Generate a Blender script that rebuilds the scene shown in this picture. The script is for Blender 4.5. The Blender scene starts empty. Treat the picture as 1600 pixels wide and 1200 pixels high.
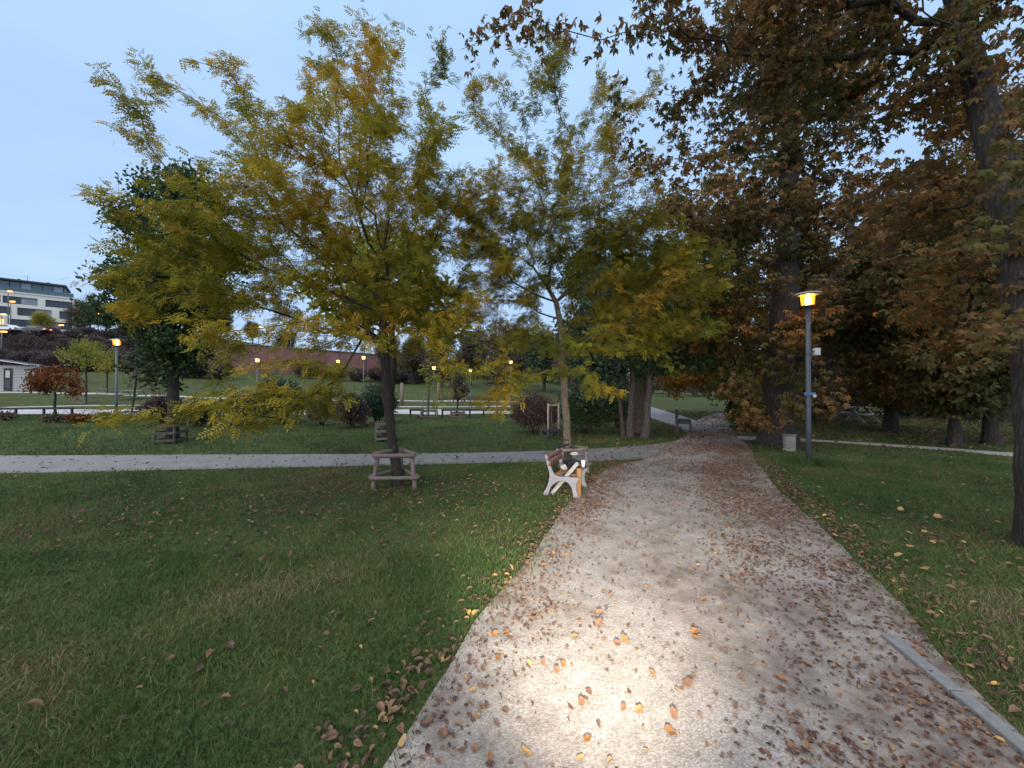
import bpy, math, random
import numpy as np
R = math.radians
rng = np.random.default_rng(7)
random.seed(7)
sc = bpy.context.scene
COL = sc.collection

# ------------------------------------------------------------------ camera
CAMH, FPX, YH = 1.8, 603.0, 603.0
cam_d = bpy.data.cameras.new('camera'); cam = bpy.data.objects.new('camera', cam_d); COL.objects.link(cam)
cam.location = (0, 0, CAMH)
cam.rotation_euler = (R(90) + math.atan((YH-600)/FPX), 0, 0)
cam_d.sensor_width = 36; cam_d.lens = 36*FPX/1600
cam_d.clip_start = 0.05; cam_d.clip_end = 2000
sc.camera = cam

# ------------------------------------------------------------------ sky, dusk light, exposure
SUN_EL, SUN_AZ = R(52), R(215)
w = bpy.data.worlds.new('World'); sc.world = w; w.use_nodes = True
nt = w.node_tree; nt.nodes.clear()
out = nt.nodes.new('ShaderNodeOutputWorld'); bg = nt.nodes.new('ShaderNodeBackground')
sky = nt.nodes.new('ShaderNodeTexSky'); sky.sky_type = 'NISHITA'; sky.sun_disc = False
sky.sun_elevation = R(6); sky.sun_rotation = SUN_AZ; sky.air_density = 1.0; sky.dust_density = 1.0; sky.ozone_density = 4.0
bg.inputs[1].default_value = 0.0565
over = nt.nodes.new('ShaderNodeMix'); over.data_type = 'RGBA'; over.inputs[0].default_value = 0.86   # thin even dusk overcast
sepz = nt.nodes.new('ShaderNodeSeparateXYZ'); tc = nt.nodes.new('ShaderNodeTexCoord')
nt.links.new(tc.outputs['Generated'], sepz.inputs[0])
zr = nt.nodes.new('ShaderNodeValToRGB'); zr.color_ramp.elements[0].position = 0.0; zr.color_ramp.elements[0].color = (.43, .595, .845, 1)
zr.color_ramp.elements[1].position = .75; zr.color_ramp.elements[1].color = (.40, .60, .885, 1); nt.links.new(sepz.outputs[2], zr.inputs[0])
cmap = nt.nodes.new('ShaderNodeMapping'); cmap.inputs['Scale'].default_value = (1.2, 1.2, 3.6); nt.links.new(tc.outputs['Generated'], cmap.inputs[0])
cn = nt.nodes.new('ShaderNodeTexNoise'); cn.inputs['Scale'].default_value = 1.6; cn.inputs['Detail'].default_value = 6; cn.inputs['Roughness'].default_value = .55
nt.links.new(cmap.outputs[0], cn.inputs['Vector'])
cr_ = nt.nodes.new('ShaderNodeValToRGB'); cr_.color_ramp.elements[0].position = .3; cr_.color_ramp.elements[0].color = (9.4, 9.55, 9.8, 1)
cr_.color_ramp.elements[1].position = .72; cr_.color_ramp.elements[1].color = (11.6, 11.4, 11.0, 1); nt.links.new(cn.outputs[0], cr_.inputs[0])
cmul = nt.nodes.new('ShaderNodeMix'); cmul.data_type = 'RGBA'; cmul.blend_type = 'MULTIPLY'; cmul.inputs[0].default_value = 1
nt.links.new(zr.outputs[0], cmul.inputs[6]); nt.links.new(cr_.outputs[0], cmul.inputs[7]); nt.links.new(cmul.outputs[2], over.inputs[7])
nt.links.new(sky.outputs[0], over.inputs[6]); nt.links.new(over.outputs[2], bg.inputs[0]); nt.links.new(bg.outputs[0], out.inputs[0])
sun_d = bpy.data.lights.new('dusk_sun', 'SUN'); sun_d.energy = 1.5; sun_d.angle = R(100); sun_d.color = (1, .88, .76)
sun = bpy.data.objects.new('dusk_sun', sun_d); COL.objects.link(sun)
# direction the light comes from: behind the camera, to the left
sdir = np.array([-math.cos(SUN_EL)*.55, -math.cos(SUN_EL)*.83, math.sin(SUN_EL)])
from mathutils import Vector, Matrix
sun.rotation_euler = Vector(sdir).to_track_quat('Z', 'Y').to_euler()
# the bicycle's front lamp that lights the gravel (just ahead of and below the lens)
hl_d = bpy.data.lights.new('bicycle_headlight', 'SPOT'); hl_d.energy = 880; hl_d.spot_size = R(60); hl_d.spot_blend = 1.0
hl_d.color = (1, .90, .74); hl_d.shadow_soft_size = .02
hl = bpy.data.objects.new('bicycle_headlight', hl_d); COL.objects.link(hl)
hl.location = (.12, .30, 1.0)
hl.rotation_euler = (Vector((.12, .30, 1.0)) - Vector((1.45, 7.4, 0))).to_track_quat('Z', 'Y').to_euler()
sc.view_settings.view_transform = 'Standard'; sc.view_settings.look = 'None'
sc.view_settings.exposure = 1.2; sc.view_settings.gamma = 1.0; sc.view_settings.use_curve_mapping = False
sc.cycles.max_bounces = 4; sc.cycles.transparent_max_bounces = 6; sc.cycles.diffuse_bounces = 2; sc.cycles.use_adaptive_sampling = True; sc.cycles.adaptive_threshold = .02
sc.cycles.use_denoising = True

# ------------------------------------------------------------------ helpers
def ss(a, b, v):
    t = np.clip((np.asarray(v, float)-a)/(b-a), 0, 1); return t*t*(3-2*t)
def H(x, y):
    x = np.asarray(x, float); y = np.asarray(y, float)
    a = ss(27, 62, y)*(2.0+2.0*ss(-18, -45, x))*(1-ss(4, 16, x))
    b = ss(62, 96, y)*(3.2+7.8*ss(-52, -80, x))*(1-ss(8, 40, x))
    m = .035*np.sin(x*.9+1.3*np.sin(y*.5))*np.sin(y*.7+.4)*ss(1.5, 4, np.abs(x-.45*y-1)-1.9)*ss(12.5, 15, y)
    return a+b+m
def h(x, y): return float(H(x, y))
def G(px, py):                       # ground point under a photo pixel (flat zone)
    d = CAMH*FPX/(py-YH); return ((px-800)/FPX*d, d)
def X(px, d): return (px-800)/FPX*d
def Z(py, d): return CAMH+(YH-py)/FPX*d

def tag(o, label=None, cat=None, group=None, kind=None):
    if label: o['label'] = label
    if cat: o['category'] = cat
    if group: o['group'] = group
    if kind: o['kind'] = kind
    return o
def empty(name, loc=(0,0,0), rz=0, **k):
    o = bpy.data.objects.new(name, None); COL.objects.link(o); o.location = loc; o.rotation_euler = (0, 0, rz)
    o.empty_display_size = .1
    return tag(o, **k)
def link(name, me, mat=None, parent=None):
    o = bpy.data.objects.new(name, me); COL.objects.link(o)
    if mat is not None and not me.materials: me.materials.append(mat)
    if parent is not None: o.parent = parent
    return o
def mesh_np(name, V, F, attrs=None, smooth=False):
    """V (n,3); F (m,k) uniform faces or list of such arrays"""
    Fs = F if isinstance(F, list) else [F]
    me = bpy.data.meshes.new(name); V = np.ascontiguousarray(V, np.float32)
    me.vertices.add(len(V)); me.vertices.foreach_set('co', V.ravel())
    idx = np.concatenate([f.ravel() for f in Fs]).astype(np.int32)
    tot = np.concatenate([np.full(len(f), f.shape[1]) for f in Fs]).astype(np.int32)
    st = np.concatenate([[0], np.cumsum(tot)[:-1]]).astype(np.int32)
    me.loops.add(len(idx)); me.loops.foreach_set('vertex_index', idx)
    me.polygons.add(len(tot)); me.polygons.foreach_set('loop_start', st); me.polygons.foreach_set('loop_total', tot)
    me.polygons.foreach_set('use_smooth', np.full(len(tot), smooth))
    for k, v in (attrs or {}).items():
        a = me.attributes.new(k, 'FLOAT', 'POINT'); a.data.foreach_set('value', np.ascontiguousarray(v, np.float32))
    me.update(calc_edges=True); me.validate()
    return me
class MB:
    """collects boxes / tubes / lathes into one mesh"""
    def __init__(s): s.v = []; s.f = []
    def add(s, vs, fs):
        b = len(s.v); s.v += [tuple(v) for v in vs]; s.f += [tuple(i+b for i in f) for f in fs]; return s
    def box(s, c, sz, rot=None, bev=0):
        x, y, z = [a/2 for a in sz]; M = Matrix.Rotation(0, 3, 'Z') if rot is None else rot
        if bev:
            vs = []; b = min(bev, x*.9, y*.9, z*.9)
            for sx in (-1, 1):
                for sy in (-1, 1):
                    for sz_ in (-1, 1):
                        vs += [(sx*(x-b), sy*(y-b), sz_*z), (sx*(x-b), sy*y, sz_*(z-b)), (sx*x, sy*(y-b), sz_*(z-b))]
            import bmesh
            bm = bmesh.new()
            for v in vs: bm.verts.new(Vector(c)+M @ Vector(v))
            bmesh.ops.convex_hull(bm, input=bm.verts)
            bm.verts.index_update()
            s.add([v.co for v in bm.verts], [[v.index for v in f.verts] for f in bm.faces]); bm.free(); return s
        vs = [Vector(c)+M @ Vector((sx*x, sy*y, sz_*z)) for sx in (-1, 1) for sy in (-1, 1) for sz_ in (-1, 1)]
        return s.add(vs, [(0,1,3,2), (4,6,7,5), (0,4,5,1), (2,3,7,6), (0,2,6,4), (1,5,7,3)])
    def bar(s, a, b, wd, th, up=(0,0,1), bev=0):
        a = Vector(a); b = Vector(b); d = (b-a); L = d.length; d.normalize()
        u = Vector(up); sdx = d.cross(u)
        if sdx.length < 1e-4: sdx = d.cross(Vector((1,0,0)))
        sdx.normalize(); u = sdx.cross(d)
        M = Matrix((d, sdx, u)).transposed()
        return s.box((a+b)/2, (L, wd, th), M, bev)
    def tube(s, pts, rad, n=10, cap=True):
        pts = [Vector(p) for p in pts]; rad = rad if hasattr(rad, '__len__') else [rad]*len(pts)
        vs = []; fs = []
        for i, p in enumerate(pts):
            d = (pts[min(i+1, len(pts)-1)]-pts[max(i-1, 0)]).normalized()
            u = d.cross(Vector((0,0,1)))
            if u.length < 1e-3: u = Vector((1,0,0))
            u.normalize(); v = u.cross(d)
            for k in range(n):
                a = 2*math.pi*k/n; vs.append(p+(u*math.cos(a)+v*math.sin(a))*rad[i])
        for i in range(len(pts)-1):
            for k in range(n): fs.append((i*n+k, i*n+(k+1)%n, (i+1)*n+(k+1)%n, (i+1)*n+k))
        if cap: fs += [tuple(range(n))[::-1], tuple((len(pts)-1)*n+k for k in range(n))]
        return s.add(vs, fs)
    def prism(s, prof, y0, y1):      # profile in XZ extruded along Y
        n = len(prof); vs = [(x, y0, z) for x, z in prof]+[(x, y1, z) for x, z in prof]
        fs = [(k, (k+1)%n, n+(k+1)%n, n+k) for k in range(n)]+[tuple(range(n))[::-1], tuple(range(n, 2*n))]
        return s.add(vs, fs)
    def mesh(s, name, smooth=False):
        me = bpy.data.meshes.new(name); me.from_pydata(s.v, [], s.f)
        import bmesh
        bm = bmesh.new(); bm.from_mesh(me); bmesh.ops.recalc_face_normals(bm, faces=bm.faces)
        bm.to_mesh(me); bm.free()
        if smooth:
            me.polygons.foreach_set('use_smooth', [len(p.vertices) == 4 for p in me.polygons])
        return me
    def build(s, name, mat, parent=None, smooth=False): return link(name, s.mesh(name, smooth), mat, parent)

# ------------------------------------------------------------------ materials
def newmat(name):
    m = bpy.data.materials.new(name); m.use_nodes = True; t = m.node_tree
    b = t.nodes['Principled BSDF']; return m, t, b
def nd(t, typ, **k):
    n = t.nodes.new(typ)
    for a, v in k.items(): setattr(n, a, v)
    return n
def ramp(t, stops, src, interp='LINEAR'):
    r = nd(t, 'ShaderNodeValToRGB'); r.color_ramp.interpolation = interp; e = r.color_ramp.elements
    while len(e) < len(stops): e.new(.5)
    for i, (p, c) in enumerate(stops): e[i].position = p; e[i].color = (*c, 1)
    t.links.new(src, r.inputs[0]); return r
def noise(t, scale, detail=4, rough=.55, coord=None, dist=0):
    n = nd(t, 'ShaderNodeTexNoise'); n.inputs['Scale'].default_value = scale; n.inputs['Detail'].default_value = detail
    n.inputs['Roughness'].default_value = rough; n.inputs['Distortion'].default_value = dist
    if coord is not None: t.links.new(coord, n.inputs['Vector'])
    return n
def gpos(t):
    return nd(t, 'ShaderNodeNewGeometry').outputs['Position']
def opos(t):
    return nd(t, 'ShaderNodeTexCoord').outputs['Object']
def bump(t, b, src, strength=.4, dist=.02):
    n = nd(t, 'ShaderNodeBump'); n.inputs['Strength'].default_value = strength; n.inputs['Distance'].default_value = dist
    t.links.new(src, n.inputs['Height']); t.links.new(n.outputs[0], b.inputs['Normal'])
def mixc(t, fac, a, b):
    m = nd(t, 'ShaderNodeMix', data_type='RGBA')
    for sock, v in ((0, fac), (6, a), (7, b)):
        if isinstance(v, (tuple, float, int)): m.inputs[sock].default_value = v if not isinstance(v, tuple) else (*v, 1)
        else: t.links.new(v, m.inputs[sock])
    return m.outputs[2]
def simple(name, c1, c2=None, scale=8, rough=.7, bmp=.15, metal=0, bdist=.01, stretch=None):
    m, t, b = newmat(name); p = opos(t)
    if stretch:
        mp = nd(t, 'ShaderNodeMapping'); mp.inputs['Scale'].default_value = stretch; t.links.new(p, mp.inputs[0]); p = mp.outputs[0]
    n = noise(t, scale, 5, .6, p)
    r = ramp(t, [(.3, c1), (.7, c2 or tuple(x*.7 for x in c1))], n.outputs[0]); t.links.new(r.outputs[0], b.inputs['Base Color'])
    b.inputs['Roughness'].default_value = rough; b.inputs['Metallic'].default_value = metal
    if bmp: bump(t, b, n.outputs[0], bmp, bdist)
    return m
def leafmat(name, stops, trans=.38, rough=.6, spec=.12):
    m, t, b = newmat(name)
    at = nd(t, 'ShaderNodeAttribute', attribute_name='rnd')
    r = ramp(t, stops, at.outputs['Fac'])
    t.links.new(r.outputs[0], b.inputs['Base Color']); b.inputs['Roughness'].default_value = rough
    b.inputs['Specular IOR Level'].default_value = spec
    tr = nd(t, 'ShaderNodeBsdfTranslucent'); t.links.new(r.outputs[0], tr.inputs[0])
    mx = nd(t, 'ShaderNodeMixShader'); mx.inputs[0].default_value = trans
    t.links.new(b.outputs[0], mx.inputs[1]); t.links.new(tr.outputs[0], mx.inputs[2])
    t.links.new(mx.outputs[0], t.nodes['Material Output'].inputs[0])
    return m
def emit(name, col, s):
    m, t, b = newmat(name); b.inputs['Base Color'].default_value = (*col, 1)
    b.inputs['Emission Color'].default_value = (*col, 1); b.inputs['Emission Strength'].default_value = s
    if name != 'sodium_core': m.cycles.emission_sampling = 'NONE'
    return m
def barkmat(name, c1, c2, scale=14):
    m, t, b = newmat(name); p = opos(t)
    mp = nd(t, 'ShaderNodeMapping'); mp.inputs['Scale'].default_value = (1, 1, .13); t.links.new(p, mp.inputs[0])
    v = nd(t, 'ShaderNodeTexVoronoi'); v.feature = 'DISTANCE_TO_EDGE'; v.inputs['Scale'].default_value = scale
    n0 = noise(t, 5, 4, .6, p); add = nd(t, 'ShaderNodeVectorMath', operation='MULTIPLY_ADD')
    t.links.new(n0.outputs[1], add.inputs[0]); add.inputs[1].default_value = (.08, .08, .05); t.links.new(mp.outputs[0], add.inputs[2])
    t.links.new(add.outputs[0], v.inputs['Vector'])
    n = noise(t, 25, 5, .65, p)
    r = ramp(t, [(0, c2), (.42, c1)], v.outputs['Distance'])
    r2 = ramp(t, [(.3, (.5, .5, .5)), (.75, (1.15, 1.15, 1.1))], n.outputs[0])
    mul = nd(t, 'ShaderNodeMix', data_type='RGBA', blend_type='MULTIPLY'); mul.inputs[0].default_value = 1
    t.links.new(r.outputs[0], mul.inputs[6]); t.links.new(r2.outputs[0], mul.inputs[7])
    t.links.new(mul.outputs[2], b.inputs['Base Color']); b.inputs['Roughness'].default_value = .9
    ad = nd(t, 'ShaderNodeMath', operation='MULTIPLY_ADD'); t.links.new(n.outputs[0], ad.inputs[0]); ad.inputs[1].default_value = .25
    t.links.new(v.outputs['Distance'], ad.inputs[2])
    bump(t, b, ad.outputs[0], .7, .03)
    return m

def lawn_mat():
    m, t, b = newmat('lawn_ground'); p = gpos(t)
    big = noise(t, .35, 4, .6, p); mid = noise(t, 2.2, 5, .65, p); fine = noise(t, 30, 4, .7, p)
    g = ramp(t, [(.30, (.042, .060, .022)), (.55, (.072, .095, .034)), (.75, (.11, .118, .046))], mid.outputs[0])
    br = ramp(t, [(.3, (.050, .040, .020)), (.7, (.095, .070, .036))], fine.outputs[0])
    wr = ramp(t, [(.50, (0, 0, 0)), (.68, (1, 1, 1))], big.outputs[0])
    fr = ramp(t, [(.35, (.55, .55, .55)), (.7, (1.3, 1.3, 1.2))], fine.outputs[0])
    c = mixc(t, wr.outputs[0], g.outputs[0], br.outputs[0])
    mul = nd(t, 'ShaderNodeMix', data_type='RGBA', blend_type='MULTIPLY'); mul.inputs[0].default_value = 1
    t.links.new(c, mul.inputs[6]); t.links.new(fr.outputs[0], mul.inputs[7])
    t.links.new(mul.outputs[2], b.inputs['Base Color']); b.inputs['Roughness'].default_value = .95
    b.inputs['Specular IOR Level'].default_value = .1
    bump(t, b, fine.outputs[0], .6, .05)
    return m
def gravel_mat():
    m, t, b = newmat('gravel'); p = gpos(t)
    v = nd(t, 'ShaderNodeTexVoronoi'); v.inputs['Scale'].default_value = 125; t.links.new(p, v.inputs['Vector'])
    v2 = nd(t, 'ShaderNodeTexVoronoi'); v2.inputs['Scale'].default_value = 38; t.links.new(p, v2.inputs['Vector'])
    big = noise(t, .9, 5, .6, p, .4); mid = noise(t, 6, 5, .7, p); 
    sep = nd(t, 'ShaderNodeSeparateColor'); t.links.new(v.outputs['Color'], sep.inputs[0])
    g = ramp(t, [(0, (.20, .177, .157)), (.5, (.285, .255, .228)), (1, (.39, .355, .325))], sep.outputs[0])
    soil = ramp(t, [(.35, (.11, .082, .068)), (.65, (.22, .18, .155))], mid.outputs[0])
    sx = nd(t, 'ShaderNodeSeparateXYZ'); t.links.new(p, sx.inputs[0])
    ac = nd(t, 'ShaderNodeMath', operation='MULTIPLY_ADD'); t.links.new(sx.outputs[1], ac.inputs[0]); ac.inputs[1].default_value = -.42; t.links.new(sx.outputs[0], ac.inputs[2])
    wv = nd(t, 'ShaderNodeMapRange'); t.links.new(ac.outputs[0], wv.inputs[0]); wv.inputs[1].default_value = .2; wv.inputs[2].default_value = 1.3; wv.inputs[3].default_value = -.03; wv.inputs[4].default_value = .10   # leaf mould trodden in along the right half
    sm = nd(t, 'ShaderNodeMath', operation='ADD'); t.links.new(big.outputs[0], sm.inputs[0]); t.links.new(wv.outputs[0], sm.inputs[1])
    fac = ramp(t, [(.42, (0, 0, 0)), (.64, (.9, .9, .9))], sm.outputs[0])
    c = mixc(t, fac.outputs[0], g.outputs[0], soil.outputs[0])
    f2 = ramp(t, [(.25, (.7, .68, .66)), (.7, (1.1, 1.1, 1.1))], mid.outputs[0])
    mul = nd(t, 'ShaderNodeMix', data_type='RGBA', blend_type='MULTIPLY'); mul.inputs[0].default_value = 1
    t.links.new(c, mul.inputs[6]); t.links.new(f2.outputs[0], mul.inputs[7])
    t.links.new(mul.outputs[2], b.inputs['Base Color']); b.inputs['Roughness'].default_value = .85
    ad = nd(t, 'ShaderNodeMath', operation='ADD'); t.links.new(v.outputs['Distance'], ad.inputs[0]); t.links.new(v2.outputs['Distance'], ad.inputs[1])
    bump(t, b, ad.outputs[0], .38, .006)
    return m
def asphalt_mat(name, c1, c2):
    m, t, b = newmat(name); p = gpos(t)
    n = noise(t, 1.2, 5, .6, p); f = noise(t, 120, 3, .7, p)
    n3 = noise(t, 5, 6, .7, p, .6); st = ramp(t, [(.36, (.72, .71, .70)), (.50, (1, 1, 1))], n3.outputs[0])
    r = ramp(t, [(.3, c1), (.7, c2)], n.outputs[0]); r2 = ramp(t, [(.3, (.75, .75, .75)), (.7, (1.2, 1.2, 1.2))], f.outputs[0])
    mul = nd(t, 'ShaderNodeMix', data_type='RGBA', blend_type='MULTIPLY'); mul.inputs[0].default_value = 1
    t.links.new(r.outputs[0], mul.inputs[6]); t.links.new(r2.outputs[0], mul.inputs[7])
    mul2 = nd(t, 'ShaderNodeMix', data_type='RGBA', blend_type='MULTIPLY'); mul2.inputs[0].default_value = 1; t.links.new(mul.outputs[2], mul2.inputs[6]); t.links.new(st.outputs[0], mul2.inputs[7]); t.links.new(mul2.outputs[2], b.inputs['Base Color']); b.inputs['Roughness'].default_value = .7
    bump(t, b, f.outputs[0], .3, .006)
    return m
def brick_mat():
    m, t, b = newmat('old_brick'); p = opos(t)
    br = nd(t, 'ShaderNodeTexBrick'); mp = nd(t, 'ShaderNodeMapping'); mp.inputs['Rotation'].default_value = (R(90), 0, 0)
    t.links.new(p, mp.inputs[0]); t.links.new(mp.outputs[0], br.inputs[0]); br.inputs['Scale'].default_value = 3
    br.inputs['Color1'].default_value = (.30, .125, .105, 1); br.inputs['Color2'].default_value = (.24, .10, .085, 1); br.inputs['Mortar'].default_value = (.26, .20, .18, 1)
    n = noise(t, .5, 5, .6, p); r = ramp(t, [(.3, (.75, .72, .72)), (.7, (1.15, 1.1, 1.1))], n.outputs[0])
    mul = nd(t, 'ShaderNodeMix', data_type='RGBA', blend_type='MULTIPLY'); mul.inputs[0].default_value = 1
    t.links.new(br.outputs[0], mul.inputs[6]); t.links.new(r.outputs[0], mul.inputs[7]); t.links.new(mul.outputs[2], b.inputs['Base Color'])
    b.inputs['Roughness'].default_value = .9
    return m

M = {}
M['lawn'] = lawn_mat(); M['gravel'] = gravel_mat()
M['asphalt'] = asphalt_mat('asphalt_pale', (.165, .155, .148), (.215, .205, .196))
M['street'] = asphalt_mat('street_pale', (.36, .345, .33), (.44, .425, .41))
M['dirtpath'] = asphalt_mat('trodden_path', (.26, .23, .20), (.36, .33, .30))
M['kerb'] = simple('kerb_concrete', (.20, .205, .20), (.13, .135, .135), 20, .85, .3)
M['brick'] = brick_mat()
M['bark'] = barkmat('young_bark', (.085, .068, .055), (.030, .024, .020), 26)
M['bark_pale'] = barkmat('pale_bark', (.20, .165, .125), (.10, .08, .06), 22)
M['bark_old'] = barkmat('old_bark', (.070, .058, .051), (.022, .018, .016), 20)
M['bark_grey'] = barkmat('grey_bark', (.17, .15, .14), (.07, .06, .058), 26)
M['timber'] = simple('weathered_timber', (.20, .165, .15), (.12, .095, .085), 10, .85, .3, stretch=(6, 6, .8))
M['timber_dark'] = simple('dark_timber', (.085, .075, .07), (.05, .045, .04), 10, .85, .3)
M['timber_pale'] = simple('pale_timber', (.36, .32, .27), (.24, .21, .17), 10, .8, .2)
M['pole'] = simple('grey_pole_paint', (.085, .10, .125), (.065, .075, .095), 5, .45, .05)
def glow_glass():
    m, t, b = newmat('sodium_glass'); e = nd(t, 'ShaderNodeEmission'); e.inputs[0].default_value = (1, .27, .012, 1); e.inputs[1].default_value = .8
    tr = nd(t, 'ShaderNodeBsdfTransparent'); tr.inputs[0].default_value = (1, .8, .45, 1); a = nd(t, 'ShaderNodeAddShader')
    t.links.new(e.outputs[0], a.inputs[0]); t.links.new(tr.outputs[0], a.inputs[1]); t.links.new(a.outputs[0], t.nodes['Material Output'].inputs[0]); return m
M['lampglass'] = glow_glass(); M['hood'] = simple('pale_hood', (.42, .42, .42), (.34, .34, .34), 4, .5, .02)
M['lampcore'] = emit('sodium_core', (1, .50, .08), 14)
M['lampfar'] = emit('far_lamp_glow', (1, .46, .08), 3.2)
M['lampwhite'] = emit('far_lamp_white', (1, .76, .45), 3.5)
M['white'] = simple('white_plastic', (.75, .76, .78), (.68, .69, .7), 4, .4, .02)
M['blue'] = simple('blue_enamel', (.10, .22, .40), (.08, .18, .34), 4, .4, .02)
M['frame'] = simple('cast_bench_frame', (.25, .245, .275), (.17, .168, .195), 12, .6, .2)
M['slat_brown'] = simple('brown_bench_slat', (.21, .085, .05), (.13, .05, .03), 9, .6, .25, stretch=(1, 8, 8))
M['slat_amber'] = simple('amber_bench_slat', (.30, .15, .03), (.20, .09, .02), 9, .6, .25, stretch=(8, 8, 1))
M['slat_grey'] = simple('grey_bench_slat', (.34, .34, .32), (.22, .21, .20), 9, .8, .25)
M['black'] = simple('black_stuff', (.014, .014, .016), (.008, .008, .009), 6, .55, .1)
M['paper'] = simple('crumpled_paper', (.42, .41, .39), (.30, .29, .28), 10, .8, .3)
M['stone'] = simple('speckled_stone', (.55, .53, .50), (.16, .15, .14), 22, .85, .35)
M['facade'] = simple('cream_render', (.74, .70, .64), (.68, .64, .58), 2, .9, .02)
M['dkmetal'] = simple('dark_cladding', (.045, .055, .07), (.035, .042, .055), 3, .5, .02)
def glassmat(name, col, rough=.12):
    m, t, b = newmat(name); b.inputs['Base Color'].default_value = (*col, 1); b.inputs['Roughness'].default_value = rough
    b.inputs['Specular IOR Level'].default_value = .8; return m
M['pane'] = glassmat('dark_window_glass', (.020, .026, .036)); M['pane_pale'] = glassmat('curtained_glass', (.20, .24, .28))
M['pane_top'] = glassmat('penthouse_glass', (.06, .10, .13)); M['pane_lit'] = emit('lit_window', (1, .55, .2), .8)
M['solar'] = glassmat('solar_cells', (.035, .06, .11), .15)
M['shed'] = simple('bleached_boards', (.42, .42, .43), (.32, .32, .34), 6, .85, .1)
M['poster'] = simple('pale_poster', (.6, .62, .62), (.3, .32, .34), 9, .6, 0)
M['hubred'] = emit('tail_light', (1, .12, .03), 3)

L = {}
L['gled'] = leafmat('honey_locust_leaf', [(0, (0.111, 0.138, 0.020)), (.35, (0.232, 0.220, 0.026)), (.65, (0.382, 0.286, 0.030)), (.9, (0.545, 0.312, 0.033)), (1, (0.503, 0.204, 0.033))])
L['gled2'] = leafmat('honey_locust_leaf_greener', [(0, (0.101, 0.129, 0.022)), (.45, (0.226, 0.212, 0.029)), (.75, (0.372, 0.265, 0.029)), (1, (0.496, 0.229, 0.032))])
L['maple'] = leafmat('yellow_green_leaf', [(0, (0.132, 0.158, 0.026)), (.5, (0.277, 0.277, 0.046)), (1, (0.436, 0.370, 0.079))])
L['chest'] = leafmat('browned_chestnut_leaf', [(0, (.060, .072, .022)), (.24, (.095, .088, .028)), (.42, (.120, .080, .032)), (.65, (.195, .110, .042)), (.88, (.27, .155, .05)), (1, (.32, .25, .07))], .34)
L['chest_or'] = leafmat('orange_chestnut_leaf', [(0, (0.101, 0.074, 0.019)), (.4, (0.203, 0.115, 0.024)), (.8, (0.311, 0.142, 0.027)), (1, (0.378, 0.216, 0.041))], .3)
L['chest_ol'] = leafmat('olive_chestnut_leaf', [(0, (0.072, 0.080, 0.020)), (.5, (0.152, 0.123, 0.023)), (1, (0.275, 0.174, 0.032))], .3)
L['dark'] = leafmat('dark_green_leaf', [(0, (0.022, 0.048, 0.022)), (.6, (0.048, 0.086, 0.037)), (1, (0.084, 0.122, 0.048))], .2)
L['blue'] = leafmat('blue_green_leaf', [(0, (0.037, 0.067, 0.048)), (.6, (0.067, 0.109, 0.072)), (1, (0.109, 0.150, 0.090))], .2)
L['greywood'] = leafmat('grey_autumn_leaf', [(0, (0.068, 0.060, 0.051)), (.5, (0.128, 0.105, 0.083)), (1, (0.195, 0.158, 0.090))], .2)
L['purple'] = leafmat('purple_twig_leaf', [(0, (0.053, 0.039, 0.043)), (.6, (0.101, 0.074, 0.074)), (1, (0.149, 0.109, 0.088))], .15)
L['red'] = leafmat('rust_leaf', [(0, (.09, .035, .016)), (.5, (.18, .070, .026)), (1, (.26, .12, .04))], .3)
L['woodgreen'] = leafmat('wood_olive_leaf', [(0, (.030, .042, .018)), (.5, (.070, .070, .026)), (1, (.125, .085, .032))], .3)
L['grass'] = leafmat('grass_blade', [(0, (0.030, 0.063, 0.021)), (.4, (0.064, 0.113, 0.034)), (.75, (0.116, 0.158, 0.051)), (.93, (0.185, 0.171, 0.078)), (1, (0.261, 0.192, 0.121))], .25, .6, .15)
L['litter'] = leafmat('dead_leaf', [(0, (0.071, 0.046, 0.038)), (.4, (0.153, 0.090, 0.068)), (.75, (0.247, 0.149, 0.093)), (.93, (0.392, 0.246, 0.114)), (1, (0.611, 0.396, 0.114))], .15, .7, .15)

# ------------------------------------------------------------------ outlines of paths
def smooth_line(pts, step=.25):
    pts = np.array(pts, float); n = len(pts); out = []
    for i in range(n-1):
        p0, p1, p2, p3 = pts[max(i-1, 0)], pts[i], pts[i+1], pts[min(i+2, n-1)]
        k = max(2, int(np.linalg.norm(p2-p1)/step))
        for t in np.arange(k)/k:
            out.append(.5*((2*p1)+(-p0+p2)*t+(2*p0-5*p1+4*p2-p3)*t*t+(-p0+3*p1-3*p2+p3)*t**3))
    out.append(pts[-1]); return np.array(out)
def inpoly(poly, x, y):
    c = np.zeros(x.shape, bool); j = len(poly)-1
    for i in range(len(poly)):
        xi, yi = poly[i]; xj, yj = poly[j]
        k = ((yi > y) != (yj > y)) & (x < (xj-xi)*(y-yi)/(yj-yi+1e-12)+xi); c ^= k; j = i
    return c
def resamp(l, n):
    s = np.r_[0, np.cumsum(np.linalg.norm(np.diff(l, axis=0), axis=1))]; u = np.linspace(0, s[-1], n)
    return np.c_[np.interp(u, s, l[:, 0]), np.interp(u, s, l[:, 1])]
POLYS = []
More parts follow.
